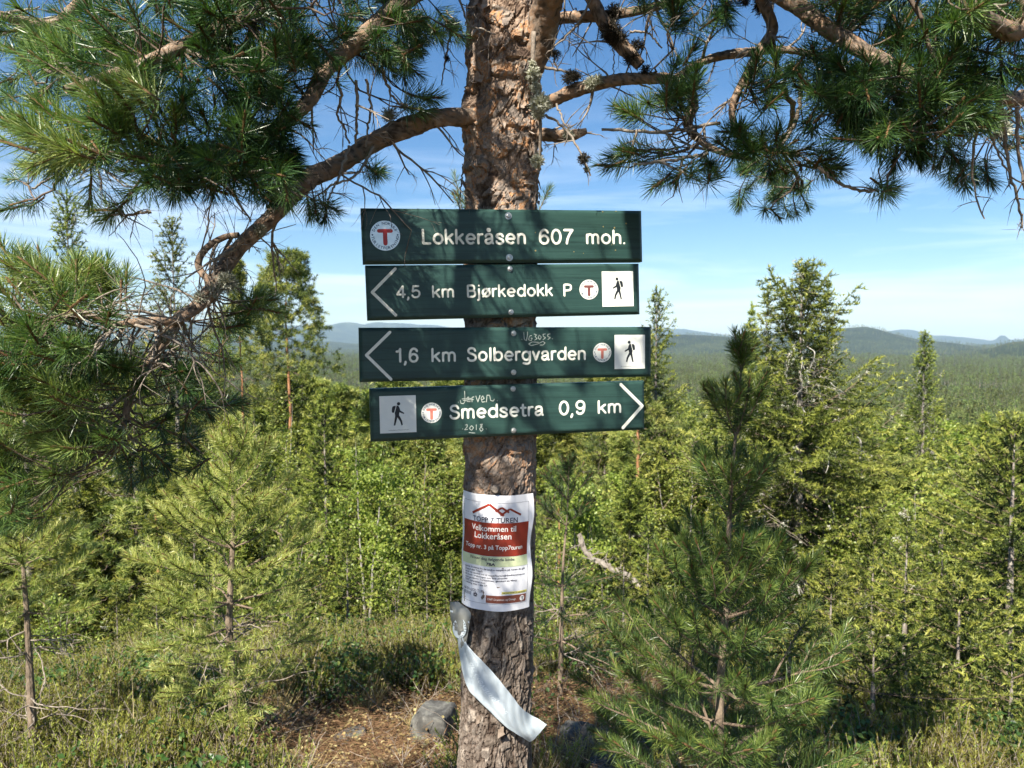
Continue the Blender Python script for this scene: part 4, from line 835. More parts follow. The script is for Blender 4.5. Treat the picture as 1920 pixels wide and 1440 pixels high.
def bark_tube(g, pts, rad, seed):
    n = max(30, int(np.sum(np.linalg.norm(np.diff(pts, axis=0), axis=1)) / .0075)); sp = smooth_path(np.hstack((pts[::3], np.asarray(rad)[::3, None])), n) if len(pts) > 40 else smooth_path(np.hstack((pts, np.asarray(rad)[:, None])), n)
    p, r = sp[:, :3], sp[:, 3]; k = int(np.clip(2 * math.pi * r.max() / .006, 9, 28)); t, nn, b = frames(p); a = np.arange(k) * 2 * math.pi / k; L_ = np.arange(n) * .0075; A, Z = np.meshgrid(a, L_); rm = float(np.median(r)); S = A * rm
    F1, F2, ID, G = voro(S, Z, max(.008, rm * .9), max(.012, rm * 1.5), 2 * math.pi * rm, 3.3 + seed, .8); e = np.clip((F2 - F1) / .15, 0, 1); h1, h2, ID2, G2 = voro(S, Z, .006, .008, 2 * math.pi * rm, 5.1 + seed, .8)
    d = np.clip(.10 * (ID - .5) + .22 * G - .10 * (1 - e) + .06 * (ID2 - .5) + .10 * G2, -.16, .17) * np.minimum(1, r / .012)[:, None] ; rr = r[:, None] * (1 + d + .06 * np.sin(A * 2 + Z * 23) + .04 * np.sin(A * 3 - Z * 51))
    v = p[:, None] + rr[..., None] * (np.cos(A)[..., None] * nn[:, None] + np.sin(A)[..., None] * b[:, None]); i = np.arange(n - 1)[:, None] * k; j = np.arange(k)[None, :]; j2 = (j + 1) % k
    tint = np.clip((.25 + .55 * ID + .2 * ID2) * (1 - .75 * (1 - e)), 0, 1); g.add(v.reshape(-1, 3), None, np.stack((i + j, i + j2, i + k + j2, i + k + j), -1).reshape(-1, 4), 0, tint.ravel())
# flakes of bark that stand off the trunk
rg = np.random.default_rng(77); flake_me = []
M['flake'] = bark_mat('bark_flake', [(.25, (.17, .11, .08)), (.45, (.36, .25, .18)), (.6, (.40, .33, .28)), (.8, (.52, .36, .22))], 40, (1, 1, 1), .8)
for q in range(7):
    g = Geo(); n = 9; a = np.sort(rg.uniform(0, 6.28, n)); rr = rg.uniform(.6, 1.1, n); w, hh = rg.uniform(.006, .012), rg.uniform(.008, .017); x, z = np.cos(a) * rr * w, np.sin(a) * rr * hh
    curl = .22 * (x / w) ** 2 * w + .004 * np.clip(z / hh, -1, .9) ** 2 * (z < 0); o_ = np.stack((x, -curl - .0006, z), 1); i_ = np.stack((x * .96, -curl * .8 + .0012, z * .96), 1)
    v = np.vstack((o_, i_, [[0, -.0003, 0]], [[0, .001, 0]])); f = []
    for k in range(n): k2 = (k + 1) % n; f += [(k, k2, 2 * n), (n + k2, n + k, 2 * n + 1), (k, n + k, n + k2), (k, n + k2, k2)]
    g.add(v, f); flake_me.append(g.mesh('bark_flake', [M['flake']]))
M['flake_dark'] = bark_mat('dark_bark_flake', [(.25, (.07, .055, .045)), (.5, (.17, .13, .10)), (.8, (.27, .22, .18))], 40, (1, 1, 1), .8)
for q in range(165):
    z = rg.uniform(1.72, 2.6) if q < 135 else rg.uniform(.6, 1.25); t = F_ + rg.uniform(-1.75, 1.75); r_ = trunk_r(z) + rg.uniform(.0, .0045)
    p = np.array((axis_x(z) + r_ * math.cos(t), TY + r_ * math.sin(t), z)); o = bpy.data.objects.new('bark_flake', flake_me[q % 7]); C.objects.link(o); o.parent = main; o.location = p - np.array(pine_base)
    if z < 1.4: o.material_slots[0].link = 'OBJECT'; o.material_slots[0].material = M['flake_dark']
    o.rotation_euler = (rg.normal(0, .22), rg.normal(0, .35), t - F_ + rg.normal(0, .25)); o.scale = (rg.uniform(.6, 1.3),) * 3
g = Geo(); c0 = np.array((axis_x(P(928, 905, TY)[2]) - .008, TY - TR - .002, P(928, 905, TY)[2])); tube(g, [c0 + (0, .02, -.004), c0 + (0, -.004, 0), c0 + (0, -.013, .002)], [.013, .011, .0075], 9, 0, .6, rough=.12, rg=rg); g.build('branch_stub', M['deadtwig'], main)

def W(l): return np.array([(*P(a[0], a[1], a[2]), (a[3] if len(a) > 3 else 0)) for a in l])
# boughs: (px, py, distance, half width in px)
BOUGH = {
 'A': [(900, 226, 1.90, 21), (862, 220, 1.875, 17), (815, 222, 1.85, 18), (760, 240, 1.82, 18), (700, 268, 1.78, 17), (640, 306, 1.73, 17), (590, 330, 1.69, 17), (545, 366, 1.66, 17), (508, 410, 1.63, 16), (460, 452, 1.60, 14), (428, 492, 1.58, 14), (400, 540, 1.56, 14), (368, 577, 1.54, 13), (330, 602, 1.53, 11), (300, 650, 1.52, 10), (262, 705, 1.50, 8), (240, 760, 1.49, 7), (225, 830, 1.48, 5)],
 'A2': [(372, 575, 1.54, 11), (330, 600, 1.50, 9), (270, 603, 1.46, 8), (210, 608, 1.42, 6), (150, 585, 1.38, 5), (90, 600, 1.34, 4)],
 'A3': [(400, 535, 1.56, 7), (372, 500, 1.58, 7), (385, 468, 1.60, 6), (420, 445, 1.62, 6), (455, 440, 1.62, 6)],
 'B': [(925, -130, 1.90, 26), (850, -70, 1.82, 22), (760, 0, 1.74, 18), (675, 76, 1.66, 16), (612, 130, 1.60, 15), (578, 190, 1.54, 13), (520, 240, 1.48, 11), (440, 280, 1.42, 10), (320, 300, 1.34, 9), (210, 290, 1.27, 7), (110, 300, 1.2, 5)],
 'C': [(925, -330, 1.90, 28), (780, -180, 1.75, 24), (620, -70, 1.60, 20), (500, 10, 1.50, 17), (400, 60, 1.42, 14), (290, 110, 1.34, 11), (180, 150, 1.28, 8), (80, 180, 1.22, 5)],
 'D': [(920, -420, 1.92, 24), (600, -260, 1.95, 20), (330, -110, 1.95, 17), (180, -20, 1.90, 12), (105, 45, 1.86, 10), (40, 38, 1.84, 9), (-60, 15, 1.82, 6)],
 'E': [(985, 200, 1.93, 15), (1032, 190, 1.89, 12), (1062, 176, 1.87, 12), (1130, 155, 1.83, 11), (1200, 147, 1.79, 11), (1262, 152, 1.75, 10), (1300, 190, 1.72, 9), (1290, 232, 1.70, 9), (1318, 268, 1.66, 7), (1360, 288, 1.62, 5), (1420, 300, 1.56, 4)],
 'F': [(985, 45, 1.93, 13), (1035, 36, 1.90, 10), (1080, 32, 1.87, 10), (1150, 28, 1.83, 9), (1230, 12, 1.78, 8), (1330, -20, 1.72, 7)],
 'G': [(940, -330, 1.92, 18), (1010, -160, 1.86, 15), (1100, -20, 1.80, 13), (1140, 55, 1.79, 13), (1180, 100, 1.785, 12), (1215, 140, 1.78, 8)],
 'H': [(950, -480, 1.92, 30), (1180, -240, 1.72, 24), (1400, -60, 1.56, 17), (1500, 14, 1.50, 16), (1570, 66, 1.46, 15), (1645, 108, 1.42, 12), (1730, 150, 1.37, 9), (1800, 210, 1.33, 6)],
 'I': [(1400, -60, 1.60, 12), (1442, 30, 1.58, 10), (1448, 60, 1.58, 10), (1425, 95, 1.57, 9), (1400, 140, 1.56, 8), (1372, 205, 1.55, 6), (1395, 262, 1.55, 5), (1480, 290, 1.56, 4)],
 'J': [(1262, 152, 1.75, 8), (1320, 114, 1.76, 8), (1400, 98, 1.77, 8), (1480, 94, 1.78, 7), (1560, 110, 1.80, 5)],
 'K': [(955, -560, 1.95, 30), (1500, -330, 1.9, 24), (1900, -60, 1.72, 18), (1985, 120, 1.62, 14), (1915, 182, 1.57, 13), (1862, 172, 1.53, 12), (1815, 140, 1.48, 8), (1760, 200, 1.42, 6), (1700, 250, 1.40, 4)],
 'L': [(1500, -330, 1.9, 20), (1800, -200, 1.6, 18), (1930, 10, 1.40, 17), (1890, 62, 1.36, 17), (1845, 30, 1.33, 15), (1780, -10, 1.3, 12)],
 'M': [(985, 150, 1.91, 24), (1008, 95, 1.88, 27), (1022, 35, 1.84, 26), (1038, -40, 1.76, 26), (1090, -220, 1.55, 24), (1160, -420, 1.38, 16), (1240, -640, 1.2, 8)],
 'N': [(985, 252, 1.93, 14), (1022, 252, 1.90, 12), (1055, 256, 1.87, 11), (1085, 250, 1.85, 8), (1106, 243, 1.84, 4)],
}
UPV = np.array((0, 0, 1.))
# unseen boughs above the picture, placed to shade signs and trunk (metres: x, y, z, radius) and their foliage (bough, centre, radii, number, bias, tint)
BOUGHW = {
 'O': [(-.05, 1.93, 2.85, .03), (-.22, 1.6, 2.92, .026), (-.40, 1.2, 2.72, .020), (-.62, .85, 2.55, .014), (-.9, .5, 2.45, .006)],
 'O2': [(-.05, 1.93, 3.25, .03), (-.05, 1.5, 3.3, .026), (-.15, 1.0, 3.0, .020), (-.25, .6, 2.8, .014), (-.3, .2, 2.7, .006)],
 'Q': [(-.02, 1.93, 3.05, .03), (.18, 1.6, 3.0, .026), (.32, 1.2, 2.7, .018), (.50, .85, 2.5, .012), (.62, .5, 2.4, .006)],
 'Q2': [(-.02, 1.93, 2.75, .028), (.35, 1.75, 2.85, .022), (.75, 1.45, 2.7, .015), (1.1, 1.1, 2.5, .007)],
}
FOLW = [
 ('O', (-.42, 1.05, 2.48), (.26, .26, .14), 15, (-.2, -.4, .3), .3), ('O', (-.72, .72, 2.40), (.26, .2, .16), 26, (-.4, -.4, .3), .3), ('O', (-.58, .76, 2.18), (.22, .17, .12), 28, (-.3, -.4, .2), .35), ('O', (-.42, .95, 2.24), (.14, .14, .08), 9, (-.3, -.4, .2), .35), ('O', (-.28, 1.30, 2.72), (.22, .22, .12), 5, (0, -.4, .3), .3), ('O', (-.62, .98, 2.62), (.2, .2, .12), 9, (-.3, -.3, .4), .3),
 ('O2', (-.22, .72, 2.66), (.26, .25, .15), 22, (-.1, -.5, .3), .3), ('O2', (-.12, 1.10, 2.86), (.25, .2, .12), 4, (0, -.4, .3), .3), ('O2', (-.42, .42, 2.50), (.2, .2, .15), 12, (0, -.4, .3), .3),
 ('Q', (.22, 1.12, 2.42), (.26, .22, .14), 30, (.1, -.4, .3), .3), ('Q', (.45, .85, 2.36), (.25, .2, .12), 20, (.2, -.4, .3), .3), ('Q', (.08, .95, 2.60), (.22, .2, .12), 8, (0, -.4, .3), .3), ('Q2', (.70, 1.30, 2.50), (.28, .22, .12), 24, (.3, -.4, .3), .3), ('Q2', (1.0, 1.1, 2.40), (.25, .22, .12), 14, (.3, -.4, .3), .3),
]
# foliage: (bough, cx, cy, rx, ry, near, far, number, direction bias, tint); tint painted lighter where sunlit, darker where shaded
FOL = [
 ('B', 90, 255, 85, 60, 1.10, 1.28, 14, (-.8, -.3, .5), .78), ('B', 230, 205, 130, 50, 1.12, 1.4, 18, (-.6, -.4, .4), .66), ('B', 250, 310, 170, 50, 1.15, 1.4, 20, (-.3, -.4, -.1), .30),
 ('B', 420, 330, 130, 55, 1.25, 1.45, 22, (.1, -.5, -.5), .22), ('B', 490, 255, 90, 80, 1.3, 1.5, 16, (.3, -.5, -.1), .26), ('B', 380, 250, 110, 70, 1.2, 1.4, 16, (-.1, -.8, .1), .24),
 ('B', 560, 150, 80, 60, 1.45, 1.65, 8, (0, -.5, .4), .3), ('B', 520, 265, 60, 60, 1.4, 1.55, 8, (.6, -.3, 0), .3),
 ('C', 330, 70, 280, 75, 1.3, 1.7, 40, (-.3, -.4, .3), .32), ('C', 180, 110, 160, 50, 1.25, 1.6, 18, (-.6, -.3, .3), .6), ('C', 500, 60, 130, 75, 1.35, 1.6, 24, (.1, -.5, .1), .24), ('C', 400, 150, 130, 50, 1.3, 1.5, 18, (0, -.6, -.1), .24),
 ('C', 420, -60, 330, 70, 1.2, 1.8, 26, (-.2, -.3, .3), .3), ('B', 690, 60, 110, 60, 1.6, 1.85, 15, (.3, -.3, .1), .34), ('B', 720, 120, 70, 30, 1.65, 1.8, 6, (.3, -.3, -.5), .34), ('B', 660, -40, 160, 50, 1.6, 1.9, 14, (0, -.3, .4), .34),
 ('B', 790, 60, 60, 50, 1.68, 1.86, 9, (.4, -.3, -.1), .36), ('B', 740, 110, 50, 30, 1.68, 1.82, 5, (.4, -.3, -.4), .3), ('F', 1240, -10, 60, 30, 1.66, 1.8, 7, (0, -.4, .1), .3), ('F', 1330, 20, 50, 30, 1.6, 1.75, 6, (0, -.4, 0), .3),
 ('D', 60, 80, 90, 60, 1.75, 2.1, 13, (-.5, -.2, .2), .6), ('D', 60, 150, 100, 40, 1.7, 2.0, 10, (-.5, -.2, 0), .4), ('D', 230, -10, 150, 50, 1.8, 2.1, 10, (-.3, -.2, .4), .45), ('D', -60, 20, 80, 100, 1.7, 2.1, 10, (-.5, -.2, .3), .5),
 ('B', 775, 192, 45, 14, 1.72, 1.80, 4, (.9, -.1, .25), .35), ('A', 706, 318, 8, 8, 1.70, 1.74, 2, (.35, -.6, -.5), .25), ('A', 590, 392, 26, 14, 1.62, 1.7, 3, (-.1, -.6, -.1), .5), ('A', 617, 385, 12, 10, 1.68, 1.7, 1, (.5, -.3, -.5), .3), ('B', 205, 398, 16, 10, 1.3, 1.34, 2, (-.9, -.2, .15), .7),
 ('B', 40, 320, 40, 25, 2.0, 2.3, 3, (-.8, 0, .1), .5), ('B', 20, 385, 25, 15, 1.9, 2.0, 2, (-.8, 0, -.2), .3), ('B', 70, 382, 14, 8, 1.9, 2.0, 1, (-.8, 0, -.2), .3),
 # left, below the horizon line: sunlit look put in by high tints
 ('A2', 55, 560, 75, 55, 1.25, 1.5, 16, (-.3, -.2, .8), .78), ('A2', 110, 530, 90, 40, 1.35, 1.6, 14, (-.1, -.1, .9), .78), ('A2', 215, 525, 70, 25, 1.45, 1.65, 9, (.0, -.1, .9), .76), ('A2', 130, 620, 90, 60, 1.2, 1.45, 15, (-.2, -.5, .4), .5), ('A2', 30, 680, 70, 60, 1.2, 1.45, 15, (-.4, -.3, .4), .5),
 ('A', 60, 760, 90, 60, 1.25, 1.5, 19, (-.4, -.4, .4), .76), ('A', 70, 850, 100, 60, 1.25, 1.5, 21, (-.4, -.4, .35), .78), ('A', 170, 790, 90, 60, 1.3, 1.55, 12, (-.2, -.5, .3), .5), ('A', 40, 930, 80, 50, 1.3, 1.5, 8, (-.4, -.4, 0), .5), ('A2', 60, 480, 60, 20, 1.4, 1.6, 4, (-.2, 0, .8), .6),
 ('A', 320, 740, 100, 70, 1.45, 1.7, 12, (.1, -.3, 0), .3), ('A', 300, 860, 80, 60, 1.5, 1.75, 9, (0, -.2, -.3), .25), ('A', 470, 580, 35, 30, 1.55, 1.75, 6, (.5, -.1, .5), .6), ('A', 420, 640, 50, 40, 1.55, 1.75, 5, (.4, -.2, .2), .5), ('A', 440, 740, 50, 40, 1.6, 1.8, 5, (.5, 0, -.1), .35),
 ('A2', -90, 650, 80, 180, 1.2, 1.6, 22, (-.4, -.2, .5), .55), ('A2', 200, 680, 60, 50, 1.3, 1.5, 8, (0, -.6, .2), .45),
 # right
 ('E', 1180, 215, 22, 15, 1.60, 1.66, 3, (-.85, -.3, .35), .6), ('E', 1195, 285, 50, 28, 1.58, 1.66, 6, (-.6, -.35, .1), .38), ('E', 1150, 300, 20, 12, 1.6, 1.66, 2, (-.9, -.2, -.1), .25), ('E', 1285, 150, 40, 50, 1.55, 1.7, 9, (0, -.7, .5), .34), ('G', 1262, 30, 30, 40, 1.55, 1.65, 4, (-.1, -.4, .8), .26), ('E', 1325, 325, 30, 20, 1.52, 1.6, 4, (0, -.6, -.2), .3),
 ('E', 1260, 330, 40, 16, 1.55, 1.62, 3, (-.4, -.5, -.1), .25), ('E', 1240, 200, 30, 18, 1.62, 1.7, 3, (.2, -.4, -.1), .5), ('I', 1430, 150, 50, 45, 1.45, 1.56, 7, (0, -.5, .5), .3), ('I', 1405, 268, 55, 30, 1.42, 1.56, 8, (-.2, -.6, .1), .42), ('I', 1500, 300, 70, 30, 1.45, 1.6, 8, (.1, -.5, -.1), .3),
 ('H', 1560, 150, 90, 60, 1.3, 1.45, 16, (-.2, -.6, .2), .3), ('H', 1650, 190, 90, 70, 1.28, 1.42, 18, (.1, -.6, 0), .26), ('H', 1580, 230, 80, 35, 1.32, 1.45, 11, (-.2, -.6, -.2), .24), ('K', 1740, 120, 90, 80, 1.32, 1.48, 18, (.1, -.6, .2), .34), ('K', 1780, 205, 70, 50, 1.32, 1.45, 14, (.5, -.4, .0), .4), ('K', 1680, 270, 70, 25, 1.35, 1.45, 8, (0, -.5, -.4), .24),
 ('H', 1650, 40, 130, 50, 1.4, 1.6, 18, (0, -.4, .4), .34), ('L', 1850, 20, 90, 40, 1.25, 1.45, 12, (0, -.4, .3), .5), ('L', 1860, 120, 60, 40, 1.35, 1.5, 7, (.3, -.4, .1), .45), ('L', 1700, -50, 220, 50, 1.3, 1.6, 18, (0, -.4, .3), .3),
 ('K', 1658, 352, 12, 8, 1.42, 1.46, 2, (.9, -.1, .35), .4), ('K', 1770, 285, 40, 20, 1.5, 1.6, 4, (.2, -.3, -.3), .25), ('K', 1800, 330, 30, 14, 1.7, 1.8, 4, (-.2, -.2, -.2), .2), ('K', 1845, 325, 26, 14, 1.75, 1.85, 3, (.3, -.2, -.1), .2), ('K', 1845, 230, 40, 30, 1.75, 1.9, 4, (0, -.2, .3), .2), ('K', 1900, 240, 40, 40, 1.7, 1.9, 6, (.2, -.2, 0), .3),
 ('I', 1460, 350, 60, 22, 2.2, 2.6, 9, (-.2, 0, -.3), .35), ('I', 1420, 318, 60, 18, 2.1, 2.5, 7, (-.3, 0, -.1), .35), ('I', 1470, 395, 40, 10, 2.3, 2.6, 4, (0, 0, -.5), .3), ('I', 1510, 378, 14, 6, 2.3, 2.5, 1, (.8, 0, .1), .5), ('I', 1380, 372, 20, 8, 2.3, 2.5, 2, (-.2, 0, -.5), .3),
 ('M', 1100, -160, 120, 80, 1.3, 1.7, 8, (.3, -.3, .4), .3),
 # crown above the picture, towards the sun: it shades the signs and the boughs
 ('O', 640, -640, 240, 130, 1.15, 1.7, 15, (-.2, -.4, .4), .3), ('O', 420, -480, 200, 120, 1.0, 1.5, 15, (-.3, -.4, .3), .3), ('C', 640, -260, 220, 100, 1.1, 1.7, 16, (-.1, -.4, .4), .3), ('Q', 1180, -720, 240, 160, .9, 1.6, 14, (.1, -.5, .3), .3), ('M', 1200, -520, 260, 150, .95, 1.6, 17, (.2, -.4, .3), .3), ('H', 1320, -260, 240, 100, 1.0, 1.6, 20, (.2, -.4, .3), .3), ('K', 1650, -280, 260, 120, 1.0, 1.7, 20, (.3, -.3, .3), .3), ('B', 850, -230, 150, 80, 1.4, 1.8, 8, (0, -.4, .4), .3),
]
rgm = np.random.default_rng(88)
for bk in list(BOUGH) + list(BOUGHW):
    if bk in BOUGH: pw = W(BOUGH[bk]); dpt = np.array([a[2] for a in BOUGH[bk]]); pw[:, 3] = np.array([a[3] for a in BOUGH[bk]]) / F * dpt
    else: pw = np.array(BOUGHW[bk])
    sp = smooth_path(pw, max(24, int(len(pw) * 9))); pts = sp[:, :3] + rgm.normal(0, .0016, (len(sp), 3)); gb = Geo(); gn = Geo(); gl = Geo()
    bark_tube(gb, sp[:, :3], sp[:, 3], hash(len(pw)) % 7 + len(gb.v))
    T = []; info = []
    for (b_, cx, cyy, rx, ry, n0, n1, cnt, bias, tn) in FOL:
        if b_ != bk: continue
        for q in range(int(cnt * (1.5 if b_ in 'HKLI' else 1.3 if b_ in 'BCE' else 1.12) + .3) if cnt > 6 else cnt):
            a = rgm.uniform(0, 6.28); rr = math.sqrt(rgm.random()); yy = rgm.uniform(n0, n1); p = P(cx + rx * rr * math.cos(a), cyy + ry * rr * math.sin(a), yy)
            near_b = pts[np.argmin(np.linalg.norm(pts - p, axis=1))]; d = unit(unit(p - near_b) * .55 + np.array(bias) * 1.0 + rgm.normal(0, .33, 3)); T.append((p, d)); info.append((p, d, tn))
    for (b_, ce, ra, cnt, bias, tn) in FOLW:
        if b_ != bk: continue
        for q in range(cnt):
            p = np.array(ce) + np.array(ra) * unit(rgm.normal(0, 1, 3)) * rgm.random() ** .4; near_b = pts[np.argmin(np.linalg.norm(pts - p, axis=1))]
            if (p[2] - EYE) / p[1] < .50: p[2] = EYE + .5 * p[1] + .03
            d = unit(unit(p - near_b) * .55 + np.array(bias) + rgm.normal(0, .33, 3)); T.append((p, d)); info.append((p, d, tn))
    cv, nodes = grow(pts, T, rgm, gb, tip_r=.0016, expo=.40, back=.09, tmax=.011, minfrac=.12)
    for p, d, tn in info:
        L_ = rgm.uniform(.045, .085); tip = p + d * L_ * .35; big = rgm.random() < .85
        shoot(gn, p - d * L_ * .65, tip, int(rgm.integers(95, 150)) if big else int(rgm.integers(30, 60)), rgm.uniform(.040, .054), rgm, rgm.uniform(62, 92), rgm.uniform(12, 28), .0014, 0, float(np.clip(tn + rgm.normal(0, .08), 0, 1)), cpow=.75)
        tube(gn, [tip - d * .05, tip - d * .02, tip, tip + d * .007], [.002, .0024, .003, .0008], 5, 1, .5, cap=False)
    # dead side twigs and lichen
    nt_ = {'A': 46, 'A2': 16, 'A3': 8, 'B': 26, 'C': 14, 'D': 14, 'E': 14, 'F': 12, 'G': 12, 'H': 12, 'I': 18, 'J': 6, 'K': 22, 'L': 8, 'N': 7, 'M': 5}.get(bk, 2)
    for q in range(nt_):
        f = rgm.uniform(.12, .98) if bk not in ('A',) else (rgm.uniform(.5, .98) if q < 36 else rgm.uniform(.1, .5)); k = int(f * (len(pts) - 1)); d = unit(rgm.normal(0, 1, 3) * np.array((1, .6, 1)) + np.array((0, 0, -.35)))
        dead_twigs(gb, pts[k], d, rgm.uniform(.05, .24 if bk in ('A', 'A2', 'A3') else .15) if bk != 'N' else rgm.uniform(.04, .1), rgm, rgm.uniform(.0018, .0042), 2, 1, .6)
    bo = gb.build('branch', [M['limb'], M['deadtwig']], main, smooth=True)
    if gn.n:
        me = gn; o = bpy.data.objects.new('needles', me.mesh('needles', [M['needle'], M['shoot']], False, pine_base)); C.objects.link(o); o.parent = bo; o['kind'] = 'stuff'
# hanging twigs
def twig_line(l, r0, r1, name='dead_twig', mat='deadtwig', sub=4):
    g = Geo(); w = W([(a, b, c) for a, b, c in l])[:, :3]; s = smooth_path(w, 22) + rgm.normal(0, .0012, (22, 3)); tube(g, s, np.linspace(r0, r1, 22), 6, 0, .5, cap=False, rough=.12, rg=rgm)
    for q in range(sub): dead_twigs(g, s[rgm.integers(4, 21)], unit(rgm.normal(0, 1, 3) + np.array((0, 0, -.4))), rgm.uniform(.03, .10), rgm, r1 * .9, 1, 0, .6)
    return g.build(name, M[mat], main, smooth=True)
twig_line([(632, 145, 1.62), (640, 180, 1.64), (632, 215, 1.66), (645, 240, 1.68), (655, 270, 1.70)], .0035, .002)
twig_line([(668, 150, 1.64), (669, 200, 1.66), (668, 270, 1.71)], .004, .0028, sub=2)
twig_line([(686, 150, 1.66), (695, 195, 1.68), (692, 230, 1.70), (685, 275, 1.72)], .0035, .0022)
twig_line([(716, 115, 1.7), (724, 155, 1.72), (745, 190, 1.74), (770, 200, 1.75)], .004, .002, sub=3)
twig_line([(655, 275, 1.70), (640, 320, 1.67), (622, 360, 1.65), (612, 380, 1.64)], .0035, .002, sub=3)
twig_line([(700, 275, 1.72), (672, 325, 1.69), (630, 345, 1.67), (590, 368, 1.65)], .0035, .002, sub=3)
twig_line([(560, 115, 1.55), (450, 250, 1.4), (430, 340, 1.38), (470, 415, 1.6)], .003, .0018, sub=5)
twig_line([(285, 395, 1.32), (240, 403, 1.31), (205, 400, 1.30)], .0028, .002, sub=6)
twig_line([(60, 355, 1.95), (100, 330, 1.98), (150, 290, 2.0)], .003, .002, sub=4)
twig_line([(1128, 243, 1.63), (1180, 246, 1.63), (1240, 248, 1.64), (1320, 235, 1.66), (1350, 232, 1.67)], .0032, .004, sub=5)
twig_line([(1190, 308, 1.6), (1260, 300, 1.6), (1330, 288, 1.62)], .0025, .004, sub=4)
twig_line([(1535, 315, 1.44), (1575, 345, 1.44), (1610, 357, 1.44), (1650, 358, 1.44)], .0035, .0028, sub=1)
twig_line([(1870, 195, 1.56), (1885, 260, 1.6), (1895, 330, 1.62), (1908, 380, 1.64), (1918, 428, 1.65)], .0045, .0022, sub=7)
twig_line([(1905, 200, 1.56), (1912, 300, 1.6), (1935, 420, 1.62), (1945, 520, 1.65)], .004, .002, sub=7)
twig_line([(1815, 175, 1.5), (1830, 240, 1.55), (1822, 320, 1.6), (1832, 375, 1.62), (1846, 412, 1.63)], .0035, .0016, sub=5)
twig_line([(1835, 180, 1.5), (1860, 260, 1.56), (1895, 330, 1.6), (1925, 345, 1.6)], .003, .0018, sub=6)
twig_line([(1505, 130, 1.5), (1500, 190, 1.52), (1490, 230, 1.53), (1462, 280, 1.55)], .005, .003, sub=3)
twig_line([(1180, 60, 1.8), (1215, 62, 1.79), (1240, 90, 1.78)], .003, .002, sub=1)
twig_line([(1108, 0, 1.76), (1080, 50, 1.76), (1040, 88, 1.78), (1026, 100, 1.8)], .0028, .0016, sub=3)
twig_line([(1030, 60, 1.88), (1036, 95, 1.86), (1045, 130, 1.85)], .0035, .002, sub=2)
twig_line([(1022, 215, 1.84), (1050, 232, 1.82), (1072, 258, 1.81), (1090, 290, 1.80), (1108, 330, 1.8)], .0035, .002, sub=3)
twig_line([(1042, 195, 1.86), (1056, 225, 1.85), (1070, 250, 1.84)], .003, .002, sub=1)
twig_line([(1022, 128, 1.87), (1055, 133, 1.85), (1090, 148, 1.84)], .004, .002, sub=3)
twig_line([(1150, 90, 1.79), (1151, 120, 1.79), (1150, 148, 1.79)], .0016, .0014, sub=0)
twig_line([(858, -10, 1.8), (880, 45, 1.78), (905, 55, 1.78), (928, 64, 1.78)], .003, .0016, sub=3)
twig_line([(836, 20, 1.8), (862, 52, 1.79), (880, 85, 1.8)], .0026, .0014, sub=3)
twig_line([(846, 60, 1.9), (836, 110, 1.9), (828, 160, 1.9)], .003, .0016, sub=5)
twig_line([(868, 310, 1.95), (866, 340, 1.95), (860, 392, 1.95)], .0022, .0016, sub=2)
# the dead stick with lichen that hangs in front of the trunk
g = Geo(); s = smooth_path(W([(1001, 60, 1.80), (999, 110, 1.80), (1000, 160, 1.80), (1012, 215, 1.80), (1013, 260, 1.81), (1010, 315, 1.83)])[:, :3], 26); tube(g, s, np.linspace(.0058, .0032, 26), 8, 0, .8, rough=.08, rg=rgm); st = g.build('dead_stick', M['deadtwig'], main, smooth=True)
g = Geo()
for px, py, yy, r_, n in ((1000, 140, 1.79, .022, 260), (1005, 165, 1.79, .018, 160), (1013, 195, 1.785, .030, 520), (1010, 212, 1.79, .020, 200), (1008, 302, 1.80, .020, 240), (998, 120, 1.79, .012, 80)): tuft(g, P(px, py, yy), r_, n, rgm, 0, .0028)
for px, py, yy, r_, n in ((1108, 156, 1.81, .022, 170), (1122, 150, 1.81, .018, 120), (530, 362, 1.63, .036, 420), (545, 352, 1.64, .028, 220), (402, 545, 1.55, .022, 200), (425, 530, 1.56, .030, 260), (376, 560, 1.54, .022, 160), (730, 215, 1.79, .026, 150), (1065, 252, 1.83, .018, 110), (312, 628, 1.5, .02, 100), (1880, 245, 1.7, .03, 150), (488, 432, 1.6, .02, 120), (1180, 146, 1.8, .012, 60)): tuft(g, P(px, py, yy), r_, n, rgm, 0, .0022, .0, .6)
g.build('lichen', M['lichen'], main, kind='stuff')
g = Geo()
for px, py, yy, r_, n in ((1146, 60, 1.78, .034, 420), (1160, 75, 1.78, .03, 320), (1150, 25, 1.80, .028, 260), (1185, 108, 1.78, .026, 220), (1195, 85, 1.78, .022, 160), (1210, 130, 1.77, .018, 110), (1068, 145, 1.84, .024, 200), (1080, 142, 1.84, .018, 120), (1042, 102, 1.85, .018, 110), (1095, 298, 1.8, .020, 170), (1100, 318, 1.8, .012, 70), (1395, 0, 1.6, .02, 130), (1430, 8, 1.6, .03, 220), (850, 50, 1.88, .026, 170), (838, 110, 1.9, .012, 60), (412, 500, 1.58, .02, 120), (1435, 90, 1.57, .018, 110)): tuft(g, P(px, py, yy), r_, n, rgm, 0, .0018)
g.build('horsehair_lichen', M['darklichen'], main, kind='stuff')
